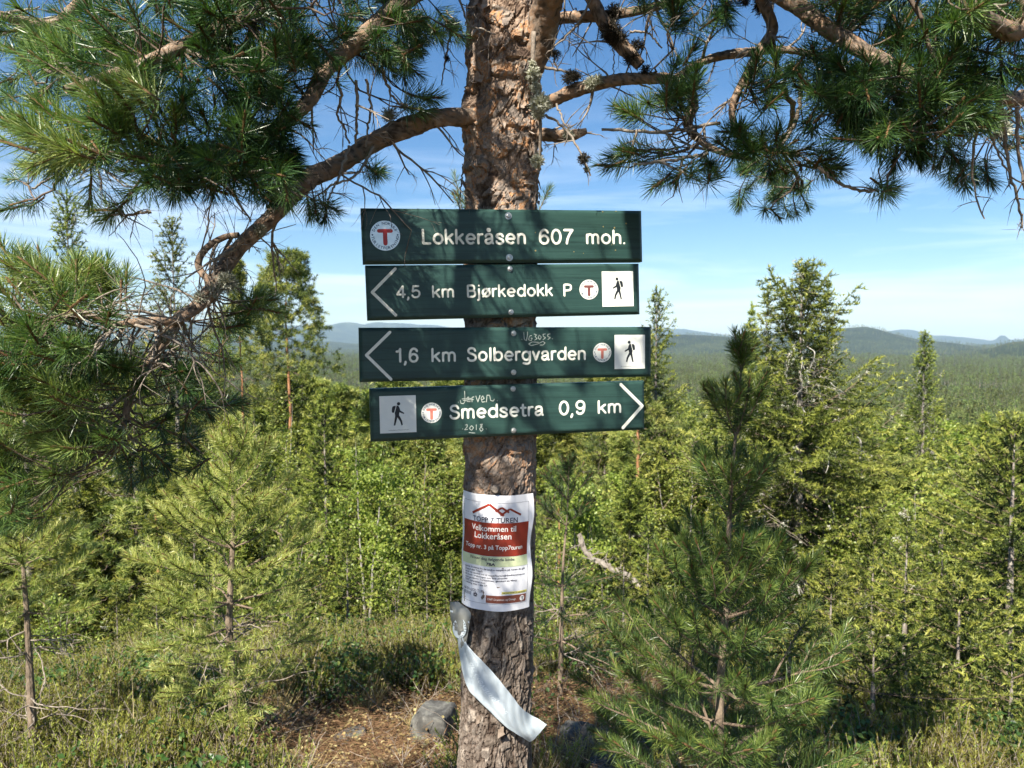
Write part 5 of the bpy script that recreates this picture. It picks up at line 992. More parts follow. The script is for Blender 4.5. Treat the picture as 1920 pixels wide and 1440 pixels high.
# young twigs of the same kind that look over the top board
near_pine('pine sapling tips showing just above the top sign, right of the trunk', [(940, 1300), (945, 700), (955, 520), (985, 450), (1031, 352)], 3.0, .014, [(.90, 5, .12, 60, 0), (.80, 6, .24, 55, 20)], 301, stem_needles=.8, nl=.045, nw=.0014, per=90, tint=.35)
near_pine('slim pine shoot peeping out left of the trunk above the top sign', [(935, 1300), (935, 700), (915, 500), (870, 400), (852, 325)], 3.2, .010, [(.93, 4, .10, 50, 0), (.86, 3, .12, 50, 20)], 302, stem_needles=.85, nl=.04, nw=.0014, per=60, tint=.45)

#@@SIGNS
# ------------------------------------------------------------------ sign boards
def sign_mat():
    m, nt, out = new_mat('dark_green_stained_wood'); L = nt.links.new; tc = nt.nodes.new('ShaderNodeTexCoord'); ob = tc.outputs['Object']
    mp = nd(nt, 'ShaderNodeMapping'); mp.inputs['Scale'].default_value = (2.2, 8, 75); L(ob, mp.inputs[0]); oi = nt.nodes.new('ShaderNodeObjectInfo')
    vm = nd(nt, 'ShaderNodeVectorMath', operation='ADD'); L(mp.outputs[0], vm.inputs[0]); L(oi.outputs['Random'], vm.inputs[1])
    n1 = noise(nt, 1.0, 7, .7, vm.outputs[0], .7); n2 = noise(nt, 7, 4, .6, ob)
    r1 = ramp(nt, [(.30, (.010, .028, .026)), (.5, (.020, .054, .048)), (.75, (.030, .074, .064))]); L(n1.outputs[0], r1.inputs[0])
    r2 = ramp(nt, [(.3, (.8, .85, .85)), (.7, (1.15, 1.1, 1.05))]); L(n2.outputs[0], r2.inputs[0]); mu = nd(nt, 'ShaderNodeMixRGB', blend_type='MULTIPLY'); mu.inputs[0].default_value = 1; L(r1.outputs[0], mu.inputs[1]); L(r2.outputs[0], mu.inputs[2])
    b = nd(nt, 'ShaderNodeBsdfPrincipled'); b.inputs['Roughness'].default_value = .42; b.inputs['Specular IOR Level'].default_value = .4; L(mu.outputs[0], b.inputs['Base Color'])
    bp = nd(nt, 'ShaderNodeBump', Strength=.55, Distance=.0012); L(n1.outputs[0], bp.inputs['Height']); L(bp.outputs[0], b.inputs['Normal']); L(b.outputs[0], out.inputs[0]); return m
M['sign'] = sign_mat()
M['letter'] = plain_mat('cream_white_paint', (.80, .79, .70), .5, .3, var=.08, vscale=60, bump=.3, bscale=400)
M['scratch'] = plain_mat('scratched_pale_wood', (.38, .42, .38), .7, .2, var=.3, vscale=150)
M['sticker'] = plain_mat('white_sticker', (.76, .77, .72), .35, .5, var=.05, vscale=25)
M['ink'] = plain_mat('black_print', (.012, .016, .020), .4, .4)
M['inkblue'] = plain_mat('dark_blue_print', (.06, .09, .14), .4, .4)
M['red'] = plain_mat('red_emblem', (.50, .022, .015), .35, .5, var=.1)
M['redfaded'] = plain_mat('faded_red_emblem', (.62, .20, .15), .4, .4, var=.2, vscale=200)
M['redbrown'] = plain_mat('weathered_red_emblem', (.17, .06, .055), .4, .4, var=.15)
M['steel'] = plain_mat('galvanised_steel', (.45, .45, .44), .38, .5, .85, bump=.3, bscale=300, var=.2, vscale=90)
M['badge'] = plain_mat('metal_badge', (.66, .68, .68), .28, .5, .55, var=.1, vscale=60)

def text_pts(body, bold=0.0, ext=0.0, shear=0, spacing=1.0):
    c = bpy.data.curves.new('lettering', 'FONT'); c.body = body; c.size = 1; c.offset = bold; c.extrude = ext; c.resolution_u = 3; c.shear = shear; c.space_character = spacing
    o = bpy.data.objects.new('tmp_text', c); me = o.to_mesh(); v = np.zeros(len(me.vertices) * 3, np.float32); me.vertices.foreach_get('co', v); v = v.reshape(-1, 3).astype(float)
    me.calc_loop_triangles(); t = np.zeros(len(me.loop_triangles) * 3, np.int32); me.loop_triangles.foreach_get('vertices', t); t = t.reshape(-1, 3).copy(); o.to_mesh_clear(); bpy.data.objects.remove(o); bpy.data.curves.remove(c)
    lo, hi = v.min(0), v.max(0); v[:, 0] = (v[:, 0] - lo[0]) / (hi[0] - lo[0]); v[:, 1] = (v[:, 1] - lo[1]) / (hi[1] - lo[1]); return v, t, (hi[0] - lo[0]) / (hi[1] - lo[1])
def poly_tris(p): return [tuple(t) for t in geometry.tessellate_polygon([[Vector((a, b, 0)) for a, b in p]])]

def _arc(cx, cy_, rx, ry, a0, a1, n=22): return [(cx + rx * math.cos(R(a0 + (a1 - a0) * k / (n - 1))), cy_ + ry * math.sin(R(a0 + (a1 - a0) * k / (n - 1)))) for k in range(n)]
_O = _arc(.32, .365, .24, .29, 90, 450)
GLYPH = {   # centre lines of the routed letters (cap height 1): (advance, [(smooth?, points)...])
 'L': (.56, [(0, [(.08, .92), (.08, .08), (.48, .08)])]), 'o': (.64, [(0, _O)]), 'ø': (.64, [(0, _O), (0, [(.10, .07), (.54, .66)])]),
 'k': (.54, [(0, [(.08, .92), (.08, .08)]), (0, [(.45, .65), (.10, .33)]), (0, [(.22, .44), (.47, .08)])]),
 'e': (.63, [(0, [(.09, .365), (.56, .365)] + _arc(.32, .365, .24, .29, 0, 318))]), 'r': (.37, [(0, [(.08, .65), (.08, .08)]), (1, [(.08, .38), (.11, .55), (.20, .64), (.32, .65)])]),
 'a': (.59, [(1, [(.09, .50), (.14, .62), (.28, .66), (.42, .61), (.46, .48)]), (0, [(.46, .48), (.46, .16), (.51, .08)]), (1, [(.46, .40), (.28, .36), (.11, .30), (.08, .18), (.19, .07), (.35, .11), (.46, .24)])]),
 's': (.55, [(1, [(.46, .52), (.40, .63), (.27, .66), (.13, .61), (.10, .49), (.26, .38), (.43, .30), (.47, .18), (.38, .08), (.25, .06), (.12, .10), (.07, .21)])]),
 'n': (.57, [(0, [(.08, .65), (.08, .08)]), (1, [(.08, .40), (.13, .58), (.28, .66), (.43, .60), (.48, .46)]), (0, [(.48, .46), (.48, .08)])]),
 'h': (.57, [(0, [(.08, .92), (.08, .08)]), (1, [(.08, .40), (.13, .58), (.28, .66), (.43, .60), (.48, .46)]), (0, [(.48, .46), (.48, .08)])]),
 'm': (.84, [(0, [(.08, .65), (.08, .08)]), (1, [(.08, .44), (.13, .60), (.25, .66), (.37, .60), (.41, .46)]), (0, [(.41, .46), (.41, .08)]), (1, [(.41, .44), (.46, .60), (.58, .66), (.70, .60), (.74, .46)]), (0, [(.74, .46), (.74, .08)])]),
 '6': (.60, [(0, _arc(.31, .32, .22, .25, 0, 360)), (1, [(.09, .33), (.10, .58), (.17, .83), (.32, .93), (.46, .87), (.51, .76)])]),
 '9': (.60, [(0, _arc(.31, .67, .22, .25, 0, 360)), (1, [(.53, .66), (.52, .42), (.45, .17), (.30, .07), (.16, .12), (.11, .23)])]),
 '0': (.62, [(0, _arc(.31, .5, .23, .43, 0, 360))]), '7': (.58, [(0, [(.07, .92), (.52, .92)]), (1, [(.52, .92), (.35, .62), (.24, .32), (.20, .08)])]),
 '4': (.60, [(0, [(.42, .08), (.42, .92), (.06, .29), (.54, .29)])]), '5': (.60, [(0, [(.48, .92), (.16, .92), (.11, .50)]), (1, [(.11, .50), (.30, .60), (.48, .52), (.53, .34), (.46, .14), (.30, .06), (.15, .10), (.08, .22)])]),
 '1': (.44, [(1, [(.07, .74), (.20, .77), (.28, .90)]), (0, [(.28, .92), (.28, .08)])]), ',': (.20, [(0, [(.09, .07), (.09, -.02), (.04, -.12)])]), '.': (.18, [(0, [(.09, .075), (.09, .08)])]),
 'B': (.66, [(1, [(.10, .92), (.36, .92), (.51, .86), (.52, .62), (.38, .52), (.10, .52)]), (1, [(.10, .52), (.38, .52), (.56, .44), (.57, .18), (.42, .08), (.10, .08)]), (0, [(.10, .92), (.10, .08)])]),
 'P': (.62, [(0, [(.10, .92), (.10, .08)]), (1, [(.10, .92), (.36, .92), (.53, .84), (.53, .58), (.37, .48), (.10, .48)])]),
 'j': (.24, [(0, [(.13, .65), (.13, -.12), (.04, -.19)]), (0, [(.13, .90), (.13, .91)])]), 'l': (.24, [(0, [(.11, .92), (.11, .08)])]),
 'd': (.64, [(0, _O), (0, [(.56, .92), (.56, .08)])]), 'b': (.64, [(0, _O), (0, [(.08, .92), (.08, .08)])]),
 'g': (.64, [(0, _O), (0, [(.56, .65), (.56, .0)]), (1, [(.56, .0), (.50, -.15), (.32, -.20), (.13, -.14)])]),
 'S': (.64, [(1, [(.53, .74), (.46, .88), (.32, .93), (.16, .88), (.10, .73), (.18, .60), (.34, .53), (.51, .44), (.57, .28), (.49, .12), (.33, .07), (.14, .12), (.07, .27)])]),
 'v': (.53, [(0, [(.06, .65), (.26, .09), (.46, .65)])]), 't': (.38, [(0, [(.16, .84), (.16, .20)]), (1, [(.16, .20), (.20, .09), (.33, .08)]), (0, [(.03, .62), (.32, .62)])])}
GLYPH['å'] = (.59, GLYPH['a'][1] + [(2, _arc(.28, .92, .075, .075, 0, 360, 14))])
def routed(g, body, x0, x1, zb, zc, off, m=0, wt=.155):
    """letters as flattened round strokes: x0..x1, baseline zb, cap height zc"""
    gap = .055; tot = sum(GLYPH[c][0] + gap for c in body) - gap; sx = (x1 - x0) / tot; sz = (zc - zb); x = x0
    for c in body:
        for kind, p in GLYPH[c][1]:
            q = np.array([(x + a * sx, 0, zb + b * sz) for a, b in p])
            if kind == 1: q = smooth_path(q, len(p) * 4)
            elif kind == 0 and len(p) < 6:
                qq = [q[0]]
                for a, b in zip(q[:-1], q[1:]): qq += [a + (b - a) * .02, a + (b - a) * .98, b]
                q = np.array(qq)
            w = sz * wt * (.42 if kind == 2 else .5)
            for a, b in zip(q[:-1], q[1:]):
                t = b - a; L_ = np.hypot(t[0], t[2])
                if L_ < 1e-9: continue
                nn = np.array((-t[2], 0, t[0])) / L_ * w; o = np.array((0, -off - .0003, 0)); e = np.array((0, .0003 + off, 0)); g.add([a + nn * .85 + o, a - nn * .85 + o, b - nn * .85 + o, b + nn * .85 + o, a + nn + o + e, a - nn + o + e, b - nn + o + e, b + nn + o + e], None, [(3, 2, 1, 0), (0, 4, 7, 3), (1, 2, 6, 5)], m)
            for k, a in enumerate(q):
                if kind == 0 and len(p) > 6 and k % 3: continue
                n = 10; an = np.arange(n) * 2 * math.pi / n; o = -off - .00031 - .00002 * (k % 5); rim = np.stack((a[0] + np.cos(an) * w * .85, np.full(n, o), a[2] + np.sin(an) * w * .85), 1); g.add(np.vstack((rim, [(a[0], o, a[2])])), [(n, (i + 1) % n, i) for i in range(n)][::1], None, m)
        x += (GLYPH[c][0] + gap) * sx

class Plate:
    """flat print and shapes in a board's own x-z plane, y towards the tree; off = how proud of the face"""
    def __init__(s): s.g = Geo()
    def text(s, body, x0, x1, z0, z1, off, bold=.012, m=0, ext=True, shear=0, spacing=1.0):
        v, t, _ = text_pts(body, bold, 1.0 if ext else 0, shear, spacing); y = -off - .0002 + v[:, 2] * (.0002 if ext else 0)
        s.g.add(np.stack((x0 + v[:, 0] * (x1 - x0), y, z0 + v[:, 1] * (z1 - z0)), 1), t, None, m)
    def poly(s, p, off, m=0):
        p = list(p); n = len(p); tr = poly_tris(p); v = [(a, -off, b) for a, b in p] + [(a, -off + .0003, b) for a, b in p]; s.g.add(v, tr + [(c + n, b + n, a + n) for a, b, c in tr], [(i, (i + 1) % n, (i + 1) % n + n, i + n) for i in range(n)], m)
    def disc(s, x, z, r, off, m=0, n=32): s.poly([(x + r * math.cos(2 * math.pi * k / n), z + r * math.sin(2 * math.pi * k / n)) for k in range(n)], off, m)
    def stroke(s, pts, w, off, m=0, rounded=True):
        for (a, b), (c, d) in zip(pts[:-1], pts[1:]):
            t = unit(np.array((c - a, d - b))); nn = np.array((-t[1], t[0])) * w / 2; s.poly([(a + nn[0], b + nn[1]), (a - nn[0], b - nn[1]), (c - nn[0], d - nn[1]), (c + nn[0], d + nn[1])], off, m)
        if rounded:
            for k, (a, b) in enumerate(pts): s.disc(a, b, w / 2, off + .00005 + .00002 * (k % 3), m, 10)
    def build(s, name, mats, parent):
        me = s.g.mesh(name, mats); o = bpy.data.objects.new(name, me); C.objects.link(o); o.parent = parent; return o

BY = lambda px: 1.725 + (px - 677) / 528 * .160 + .0
def board(label, TL, TR_, BR, BL, yoff=0.0):
    c = [P(px, py, BY(px) + yoff) for px, py in (TL, TR_, BR, BL)]; xl, xr = (c[0] + c[3]) / 2, (c[1] + c[2]) / 2
    ex = unit(xr - xl); en = unit(np.cross(ex, UPV)); ez = np.cross(ex, -en); o0 = (xl + xr) / 2
    def loc(px, py):
        d = ray(px, py); e = np.array((0, 0, EYE)); t = np.dot(o0 - e, en) / np.dot(d, en); q = e + d * t - o0; return float(np.dot(q, ex)), float(np.dot(q, ez))
    k = [loc(*q) for q in (TL, TR_, BR, BL)]; x0, x1 = (k[0][0] + k[3][0]) / 2, (k[1][0] + k[2][0]) / 2; z1, z0 = (k[0][1] + k[1][1]) / 2, (k[3][1] + k[2][1]) / 2
    e = empty('sign_board', tuple(o0), label, 'sign', 'trail signs screwed to the pine trunk'); mw = Matrix((tuple(ex), tuple(-en), tuple(ez))).transposed().to_4x4(); e.rotation_euler = mw.to_euler()
    ch, T_ = .0075, .026; bev = [(x0, z0), (x1, z0), (x1, z1), (x0, z1)]; ins = [(x0 + ch, z0 + ch), (x1 - ch, z0 + ch), (x1 - ch, z1 - ch), (x0 + ch, z1 - ch)]
    bm = bmesh.new(); A_ = [bm.verts.new((a, 0, b)) for a, b in ins]; B_ = [bm.verts.new((a, ch * .8, b)) for a, b in bev]; D_ = [bm.verts.new((a, T_, b)) for a, b in bev]
    bm.faces.new(A_); bm.faces.new(D_[::-1])
    for q in range(4): r = (q + 1) % 4; bm.faces.new((A_[r], A_[q], B_[q], B_[r])); bm.faces.new((B_[r], B_[q], D_[q], D_[r]))
    bmesh.ops.recalc_face_normals(bm, faces=bm.faces); bmesh.ops.bevel(bm, geom=[x for x in bm.edges if abs(x.verts[0].co.y) < 1e-6 and abs(x.verts[1].co.y) < 1e-6], offset=.0012, segments=2, affect='EDGES')
    me = bpy.data.meshes.new('board'); bm.to_mesh(me); bm.free(); me.materials.append(M['sign']); o = bpy.data.objects.new('board', me); C.objects.link(o); o.parent = e
    return e, loc
def bolt(e, loc, px, py, washer=False):
    x, z = loc(px, py); g = Geo(); n = 6; a0 = rgm.uniform(0, 1); r = .0052
    tube(g, [(x, .001, z), (x, -.0042, z), (x, -.0050, z)], [r, r, r * .75], 6, 0, .5)
    if washer: tube(g, [(x, .0005, z), (x, -.0012, z)], [.0085, .0085], 16, 0, .5)
    else: tube(g, [(x, .0005, z), (x, -.0008, z)], [.0066, .0066], 16, 0, .5)
    me = g.mesh('bolt', [M['steel']]); o = bpy.data.objects.new('bolt', me); C.objects.link(o); o.parent = e
def logo(e, loc, px, py, rpx, tmat, face='sticker', metal=False):
    x, z = loc(px, py); x2, _ = loc(px + rpx, py); r = abs(x2 - x); pl = Plate(); pl.disc(x, z, r, .0008 if not metal else .0018, 0, 48)
    if metal: pl.poly([(x + r * 1.0 * math.cos(a), z + r * math.sin(a)) for a in np.linspace(0, 2 * math.pi, 48, endpoint=False)], .0008, 0)
    base = pl.build('badge', [M[face]], e); off = .0011 if not metal else .0022
    t = Plate(); s = r * .30; w = r * .23
    t.stroke([(x - s * 1.35, z + s * 1.05), (x + s * 1.35, z + s * 1.05)], w * 1.1, off, 0); t.stroke([(x, z + s), (x, z - s * 1.75)], w * 1.25, off + .0002, 0)
    to = t.build('emblem', [M[tmat]], base)
    rt = Plate()
    def ring(word, a_mid, span, flip):
        n = len(word)
        for k, chh in enumerate(word):
            if chh == ' ': continue
            a = a_mid + (-(k - (n - 1) / 2) if not flip else (k - (n - 1) / 2)) * span / n; v, tt, asp = text_pts(chh, .02); hh = r * .19; ww = hh * min(asp, 1.1); uu = (v[:, 0] - .5) * ww; vv = (v[:, 1] - .5) * hh; rr = r * .83
            if not flip: ox, oz = math.cos(a), math.sin(a); tx, tz = math.sin(a), -math.cos(a)
            else: ox, oz = -math.cos(a), -math.sin(a); tx, tz = -math.sin(a), math.cos(a)
            cx, cz = x + rr * math.cos(a), z + rr * math.sin(a); rt.g.add(np.stack((cx + uu * tx + vv * ox, np.full(len(uu), -off), cz + uu * tz + vv * oz), 1), tt, None, 0)
    ring('DEN NORSKE', R(90), R(140), False); ring('TURISTFORENING', R(270), R(175), True)
    for sx in (-1, 1): rt.disc(x + sx * r * .84, z + r * .05, r * .06, off, 0, 10)
    rt.build('ring_lettering', [M['inkblue']], base)
def hiker(e, loc, a, b, mirror=False):
    x0, z1 = loc(*a); x1, z0 = loc(*b); pl = Plate(); pl.poly([(x0, z0), (x1, z0), (x1, z1), (x0, z1)], .0008, 0); st = pl.build('hiker_sticker', [M['sticker']], e); ft = Plate()
    def q(X, Y): u, v = (X - 292) / 408, (Y - 818) / 402; u = 1 - u if mirror else u; return (x0 + u * (x1 - x0), z1 - v * (z1 - z0))
    hx, hz_ = q(505, 905); ft.disc(hx, hz_, (x1 - x0) * .046, .0011, 0, 20)
    ft.poly([q(*p) for p in ((484, 922), (504, 928), (514, 950), (522, 978), (566, 1006), (562, 1018), (512, 998), (508, 1030), (526, 1062), (540, 1092), (547, 1136), (531, 1141), (518, 1096), (488, 1052), (476, 1092), (462, 1141), (445, 1138), (455, 1084), (464, 1035), (459, 1008), (470, 970))], .0011, 0)
    ft.poly([q(*p) for p in ((444, 930), (470, 925), (472, 936), (452, 1001), (433, 1000), (426, 986), (429, 960), (434, 938))], .0011, 0)
    ft.build('hiker_figure', [M['ink']], st)
    tx = Plate(); xa, za = q(388, 1194) if not mirror else q(612, 1194); xb, zb = q(612, 1184) if not mirror else q(388, 1184); tx.text('Produsert av Norsk Industri', min(xa, xb), max(xa, xb), za, zb, .0011, 0, 0, False); tx.build('small_print', [M['ink']], st)
def lettering(e, loc, items, off=.0004):
    for body, xa, xb, ya, yb in items:
        pl = Plate(); x0, z1 = loc(xa, ya); x1, _ = loc(xb, yb); z0 = loc(xa, yb)[1]; routed(pl.g, body, x0, x1, z0, z1, off); pl.build('lettering', [M['letter']], e)
def chevron(e, loc, pts, wpx=5.6):
    pl = Plate(); q = [loc(*p) for p in pts]; w = abs(loc(pts[0][0] + wpx, pts[0][1])[0] - q[0][0]); pl.stroke(q, w, .0005); pl.build('arrow', [M['letter']], e)
def scribble(e, loc, strokes, wpx=1.3):
    pl = Plate(); w = abs(loc(960 + wpx, 700)[0] - loc(960, 700)[0])
    for s in strokes: pl.stroke([loc(*p) for p in s], w, .0004, 0, False)
    pl.build('scratched_writing', [M['scratch']], e)

e1, l1 = board('top green board naming the hilltop and its height, with a large round metal badge', (677, 390), (1205, 394), (1205, 491), (680, 494))
lettering(e1, l1, [('Lokkeråsen', 790, 987, 428.5, 459), ('607', 1009, 1076, 429, 459), ('moh.', 1098, 1173, 430, 458.5)])
for p in ((953, 405), (955, 483)): bolt(e1, l1, *p, washer=True)
logo(e1, l1, 722, 442, 28, 'red', 'badge', True)
pl = Plate()
for px, py, r in ((1004, 436, 1.1), (1004, 470, 1.6), (1131, 425, 1.2), (1152, 427, 1.6), (1154, 469, 1.3), (1076, 472, 1.0), (1174, 419, 1.6), (1147, 459, 1.0), (1094, 475, .8), (1130, 397, 1.3), (1155, 396, 1.2)):
    x, z = l1(px, py); pl.disc(x, z, r * .0013, .0003, 0, 7)
pl.build('bare_wood_chips', [M['straw']], e1)
e2, l2 = board('second green board, pointing left to a car park 4,5 km away', (684, 497), (1199, 494), (1201, 589), (690, 601))
lettering(e2, l2, [('4,5', 742, 789, 535, 559.5), ('km', 809, 853, 534.5, 559), ('Bjørkedokk', 874, 1037, 533.5, 558.5), ('P', 1055, 1073, 532, 556.5)])
chevron(e2, l2, [(741, 504), (698, 548), (742, 591)]); logo(e2, l2, 1104, 543, 17.5, 'redbrown'); hiker(e2, l2, (1128, 509), (1188, 574), True)
for p in ((956, 504), (958, 585)): bolt(e2, l2, *p)
e3, l3 = board('third green board, pointing left 1,6 km, coarse grained with a scratched code', (671, 614), (1222, 613), (1222, 706), (676, 717))
lettering(e3, l3, [('1,6', 741, 785, 652, 680.5), ('km', 808, 856, 652, 679.5), ('Solbergvarden', 875, 1099, 651, 678.5)])
chevron(e3, l3, [(731, 623), (687, 666), (733, 711)]); logo(e3, l3, 1129, 661, 17, 'redfaded'); hiker(e3, l3, (1152, 628), (1209, 691), True)
for p in ((963, 625), (963, 698)): bolt(e3, l3, *p)
scribble(e3, l3, [[(982, 623), (983, 636), (987, 639), (989, 628), (989, 622)], [(997, 629), (993, 630), (991, 637), (996, 639), (998, 634), (995, 634)], [(1001, 626), (1006, 628), (1003, 631), (1007, 635), (1002, 638)], [(1011, 628), (1009, 633), (1012, 637), (1015, 632), (1011, 628)],
  [(1023, 626), (1018, 627), (1019, 631), (1023, 633), (1018, 637)], [(1032, 626), (1027, 627), (1027, 631), (1032, 633), (1027, 637)], [(978, 636), (979, 636.6)], [(1035, 635), (1036, 635.6)], [(1010, 642), (998, 641), (991, 645), (996, 648), (1008, 645), (1018, 640), (1022, 643), (1018, 647), (1012, 647)]])
e4, l4 = board('lowest green board pointing right, 0,9 km, with a scratched name and year', (692, 729), (1208, 714), (1211, 806), (696, 829))
lettering(e4, l4, [('Smedsetra', 842, 1020, 759, 787), ('0,9', 1047, 1098, 751.5, 779.5), ('km', 1120, 1166, 750, 776.5)])
chevron(e4, l4, [(1164, 721), (1204, 761), (1168, 802)]); logo(e4, l4, 809, 774, 19, 'redfaded'); hiker(e4, l4, (711, 743), (781, 810), False)
for p in ((962, 729), (963, 807)): bolt(e4, l4, *p)
scribble(e4, l4, [[(871, 733), (872, 752), (869, 757), (864, 756), (863, 750)], [(875, 750), (880, 748), (878, 744), (875, 747), (876, 753), (882, 753)], [(885, 754), (885, 745), (889, 744)], [(892, 742), (896, 754), (900, 741)], [(903, 750), (908, 747), (905, 742), (902, 747), (904, 754), (910, 753)], [(912, 754), (913, 741), (918, 741), (920, 751), (925, 752), (927, 748)],
  [(866, 748), (884, 747)], [(868, 751), (888, 749)], [(859, 754), (860, 754.5)], [(932, 751), (933, 751.5)], [(872, 797), (876, 796), (876, 800), (871, 806), (877, 805)], [(884, 798), (880, 803), (884, 807), (888, 802), (884, 798)], [(893, 796), (893, 806)], [(900, 796), (904, 799), (899, 804), (902, 809), (906, 805), (901, 800), (905, 795), (900, 796)], [(879, 811), (891, 812)], [(867, 804), (868, 804.4)], [(911, 804), (912, 804.4)]])

# ------------------------------------------------------------------ the notice wrapped round the trunk
RP = .1005; PW, PH = .210, .297; ztop = P(933, 929, TY - RP)[2]; TH0 = R(-4)
def pp(u, v, off=0.0):
    u = np.asarray(u, float); v = np.asarray(v, float); th = TH0 + (u - .5) * PW / RP - .03 * (v - .5); lift = .005 * np.clip((u - .88) / .12, 0, 1) ** 2 * (1 + .6 * np.sin(v * 11)) + .0014 * np.sin(v * 13 + u * 5) * np.sin(u * 7 + 1) + .0010 * np.sin(v * 5 - u * 17)
    z = ztop - v * PH * .985 + .006 * (u - .5) * -1.0 - .0; r = RP + lift + off; return np.stack((axis_x(z) + r * np.sin(th), TY - r * np.cos(th), z), -1)
def psheet(name, u0, u1, v0, v1, off, mat, parent, nu=40, nv=40, back=False):
    U, V = np.meshgrid(np.linspace(u0, u1, nu), np.linspace(v0, v1, nv)); g = Geo(); i = np.arange(nv - 1)[:, None] * nu; j = np.arange(nu - 1)[None, :]; f = np.stack((i + j, i + nu + j, i + nu + j + 1, i + j + 1), -1).reshape(-1, 4)
    g.add(pp(U, V, off), None, f)
    if back: g.add(pp(U, V, off - .0006), None, f[:, ::-1])
    return g.build(name, M[mat], parent, smooth=True)
def ptext(items, mat, parent, off=.0007, bold=.0, name='lettering'):
    g = Geo()
    for body, u0, u1, v0, v1 in items:
        v, t, _ = text_pts(body, bold); g.add(pp(u0 + v[:, 0] * (u1 - u0), v1 + v[:, 1] * (v0 - v1), off), t)
    return g.build(name, M[mat], parent)
def pline(g, pts, w, off, n=14, m=0):
    for (a, b), (c, d) in zip(pts[:-1], pts[1:]):
        t = np.linspace(0, 1, n)[:, None]; A = np.array((a * PW, b * PH)); B = np.array((c * PW, d * PH)); tt = unit(B - A); nn = np.array((-tt[1], tt[0])) * w / 2; c_ = A + (B - A) * t
        q = np.vstack((c_ + nn, c_ - nn)); i = np.arange(n - 1)[:, None]; g.add(pp(q[:, 0] / PW, q[:, 1] / PH, off), None, np.hstack((i, i + 1, i + n + 1, i + n)), m)
M['paper'] = plain_mat('laminated_paper', (.80, .80, .84), .22, .55, var=.02, vscale=12, bump=.15, bscale=40)
M['poster_red'] = plain_mat('printed_brick_red', (.27, .035, .022), .25, .55, var=.04)
M['poster_green'] = plain_mat('printed_pale_green', (.62, .68, .42), .25, .5, var=.10, vscale=30)
M['poster_brown'] = plain_mat('printed_brown', (.21, .065, .045), .28, .5)
M['poster_yellow'] = plain_mat('printed_yellow', (.72, .66, .18), .28, .5)
M['print_dark'] = plain_mat('printed_dark', (.030, .030, .06), .3, .5)
M['print_white'] = plain_mat('printed_white', (.80, .78, .76), .3, .5)
pe = empty('paper_notice', tuple(pp(.5, 1.0)), 'laminated white and brick-red paper notice wrapped round the trunk below the signs', 'notice')
psheet('paper', 0, 1, 0, 1, 0, 'paper', pe, 60, 70, True)
psheet('red_panel', .045, .94, .237, .525, .0005, 'poster_red', pe); psheet('green_panel', .045, .94, .527, .615, .0005, 'poster_green', pe)
g = Geo(); pline(g, [(.045, .065), (.94, .065), (.94, .237)], .0006, .0005, 30); pline(g, [(.94, .615), (.94, .94), (.40, .94)], .0006, .0005, 30); pline(g, [(.40, .94), (.045, .94), (.045, .615)], .0006, .0005, 30); pline(g, [(.045, .237), (.045, .065)], .0006, .0005, 20); g.build('frame_line', M['print_dark'], pe)
g = Geo(); pline(g, [(.20, .170), (.425, .080), (.60, .172)], .0062, .0006, 24); pline(g, [(.56, .170), (.67, .115), (.82, .172)], .0050, .00075, 20); pline(g, [(.50, .138), (.575, .103), (.66, .145)], .0050, .0009, 16); g.build('mountain_logo', M['poster_red'], pe)
ptext([('TOPP 7 TUREN', .21, .775, .190, .235)], 'print_dark', pe, .0008, .012)
ptext([('Velkommen til', .19, .755, .262, .312), ('Lokkeråsen', .24, .70, .325, .378), ('Topp nr. 3 på Topp7turen', .10, .85, .430, .478)], 'print_white', pe, .0010, .012)
ptext([('Noter deg følgende kode:', .19, .75, .538, .570)], 'print_dark', pe, .0010, .01); ptext([('7BA', .405, .515, .580, .606)], 'print_dark', pe, .0010, .04)
ptext([('samle kodene fra de andre toppene på turen du går', .10, .90, .632, .652), ('(Topp3 eller Topp7)', .10, .36, .656, .677), ('send de samlet inn til topp7turen@dntdrammen.no', .10, .895, .680, .700), ('bli med i trekningen om fine premier', .10, .67, .704, .724),
       ('som gavekort i Turbutikken, gavekort på Meny,', .10, .79, .728, .748), ('DNT turartikler m.m', .10, .40, .752, .770), ('trekning skjer i uke 37', .10, .42, .776, .796)] + [('•', .065, .075, a, a + .006) for a in (.640, .688, .712, .784)], 'print_dark', pe, .0007, .015)
ptext([('HA EN GOD TUR', .07, .37, .826, .850), ('VIDERE', .07, .21, .860, .884)], 'print_dark', pe, .0007, .0)
g = Geo(); cu, cv = .27, .874
for k in range(8): a = k * math.pi / 4; pline(g, [(cu + .012 * math.cos(a), cv + .0085 * math.sin(a)), (cu + .030 * math.cos(a), cv + .021 * math.sin(a))], .0022, .0008, 3)
for k in range(12):
    a, b = k * math.pi / 6, (k + 1) * math.pi / 6; pline(g, [(cu + .015 * math.cos(a), cv + .0106 * math.sin(a)), (cu + .015 * math.cos(b), cv + .0106 * math.sin(b))], .0028, .0008, 2)
g.build('sun_symbol', M['print_dark'], pe)
psheet('brown_panel', .41, .925, .865, .932, .0005, 'poster_brown', pe, 24, 8); psheet('yellow_panel', .60, .93, .832, .853, .0005, 'poster_yellow', pe, 16, 6)
ptext([('Les mer innen 15 september', .61, .92, .835, .851)], 'print_dark', pe, .0009, .01); ptext([('DNT Drammen og Omegn', .43, .78, .890, .912)], 'print_white', pe, .0009, .0)
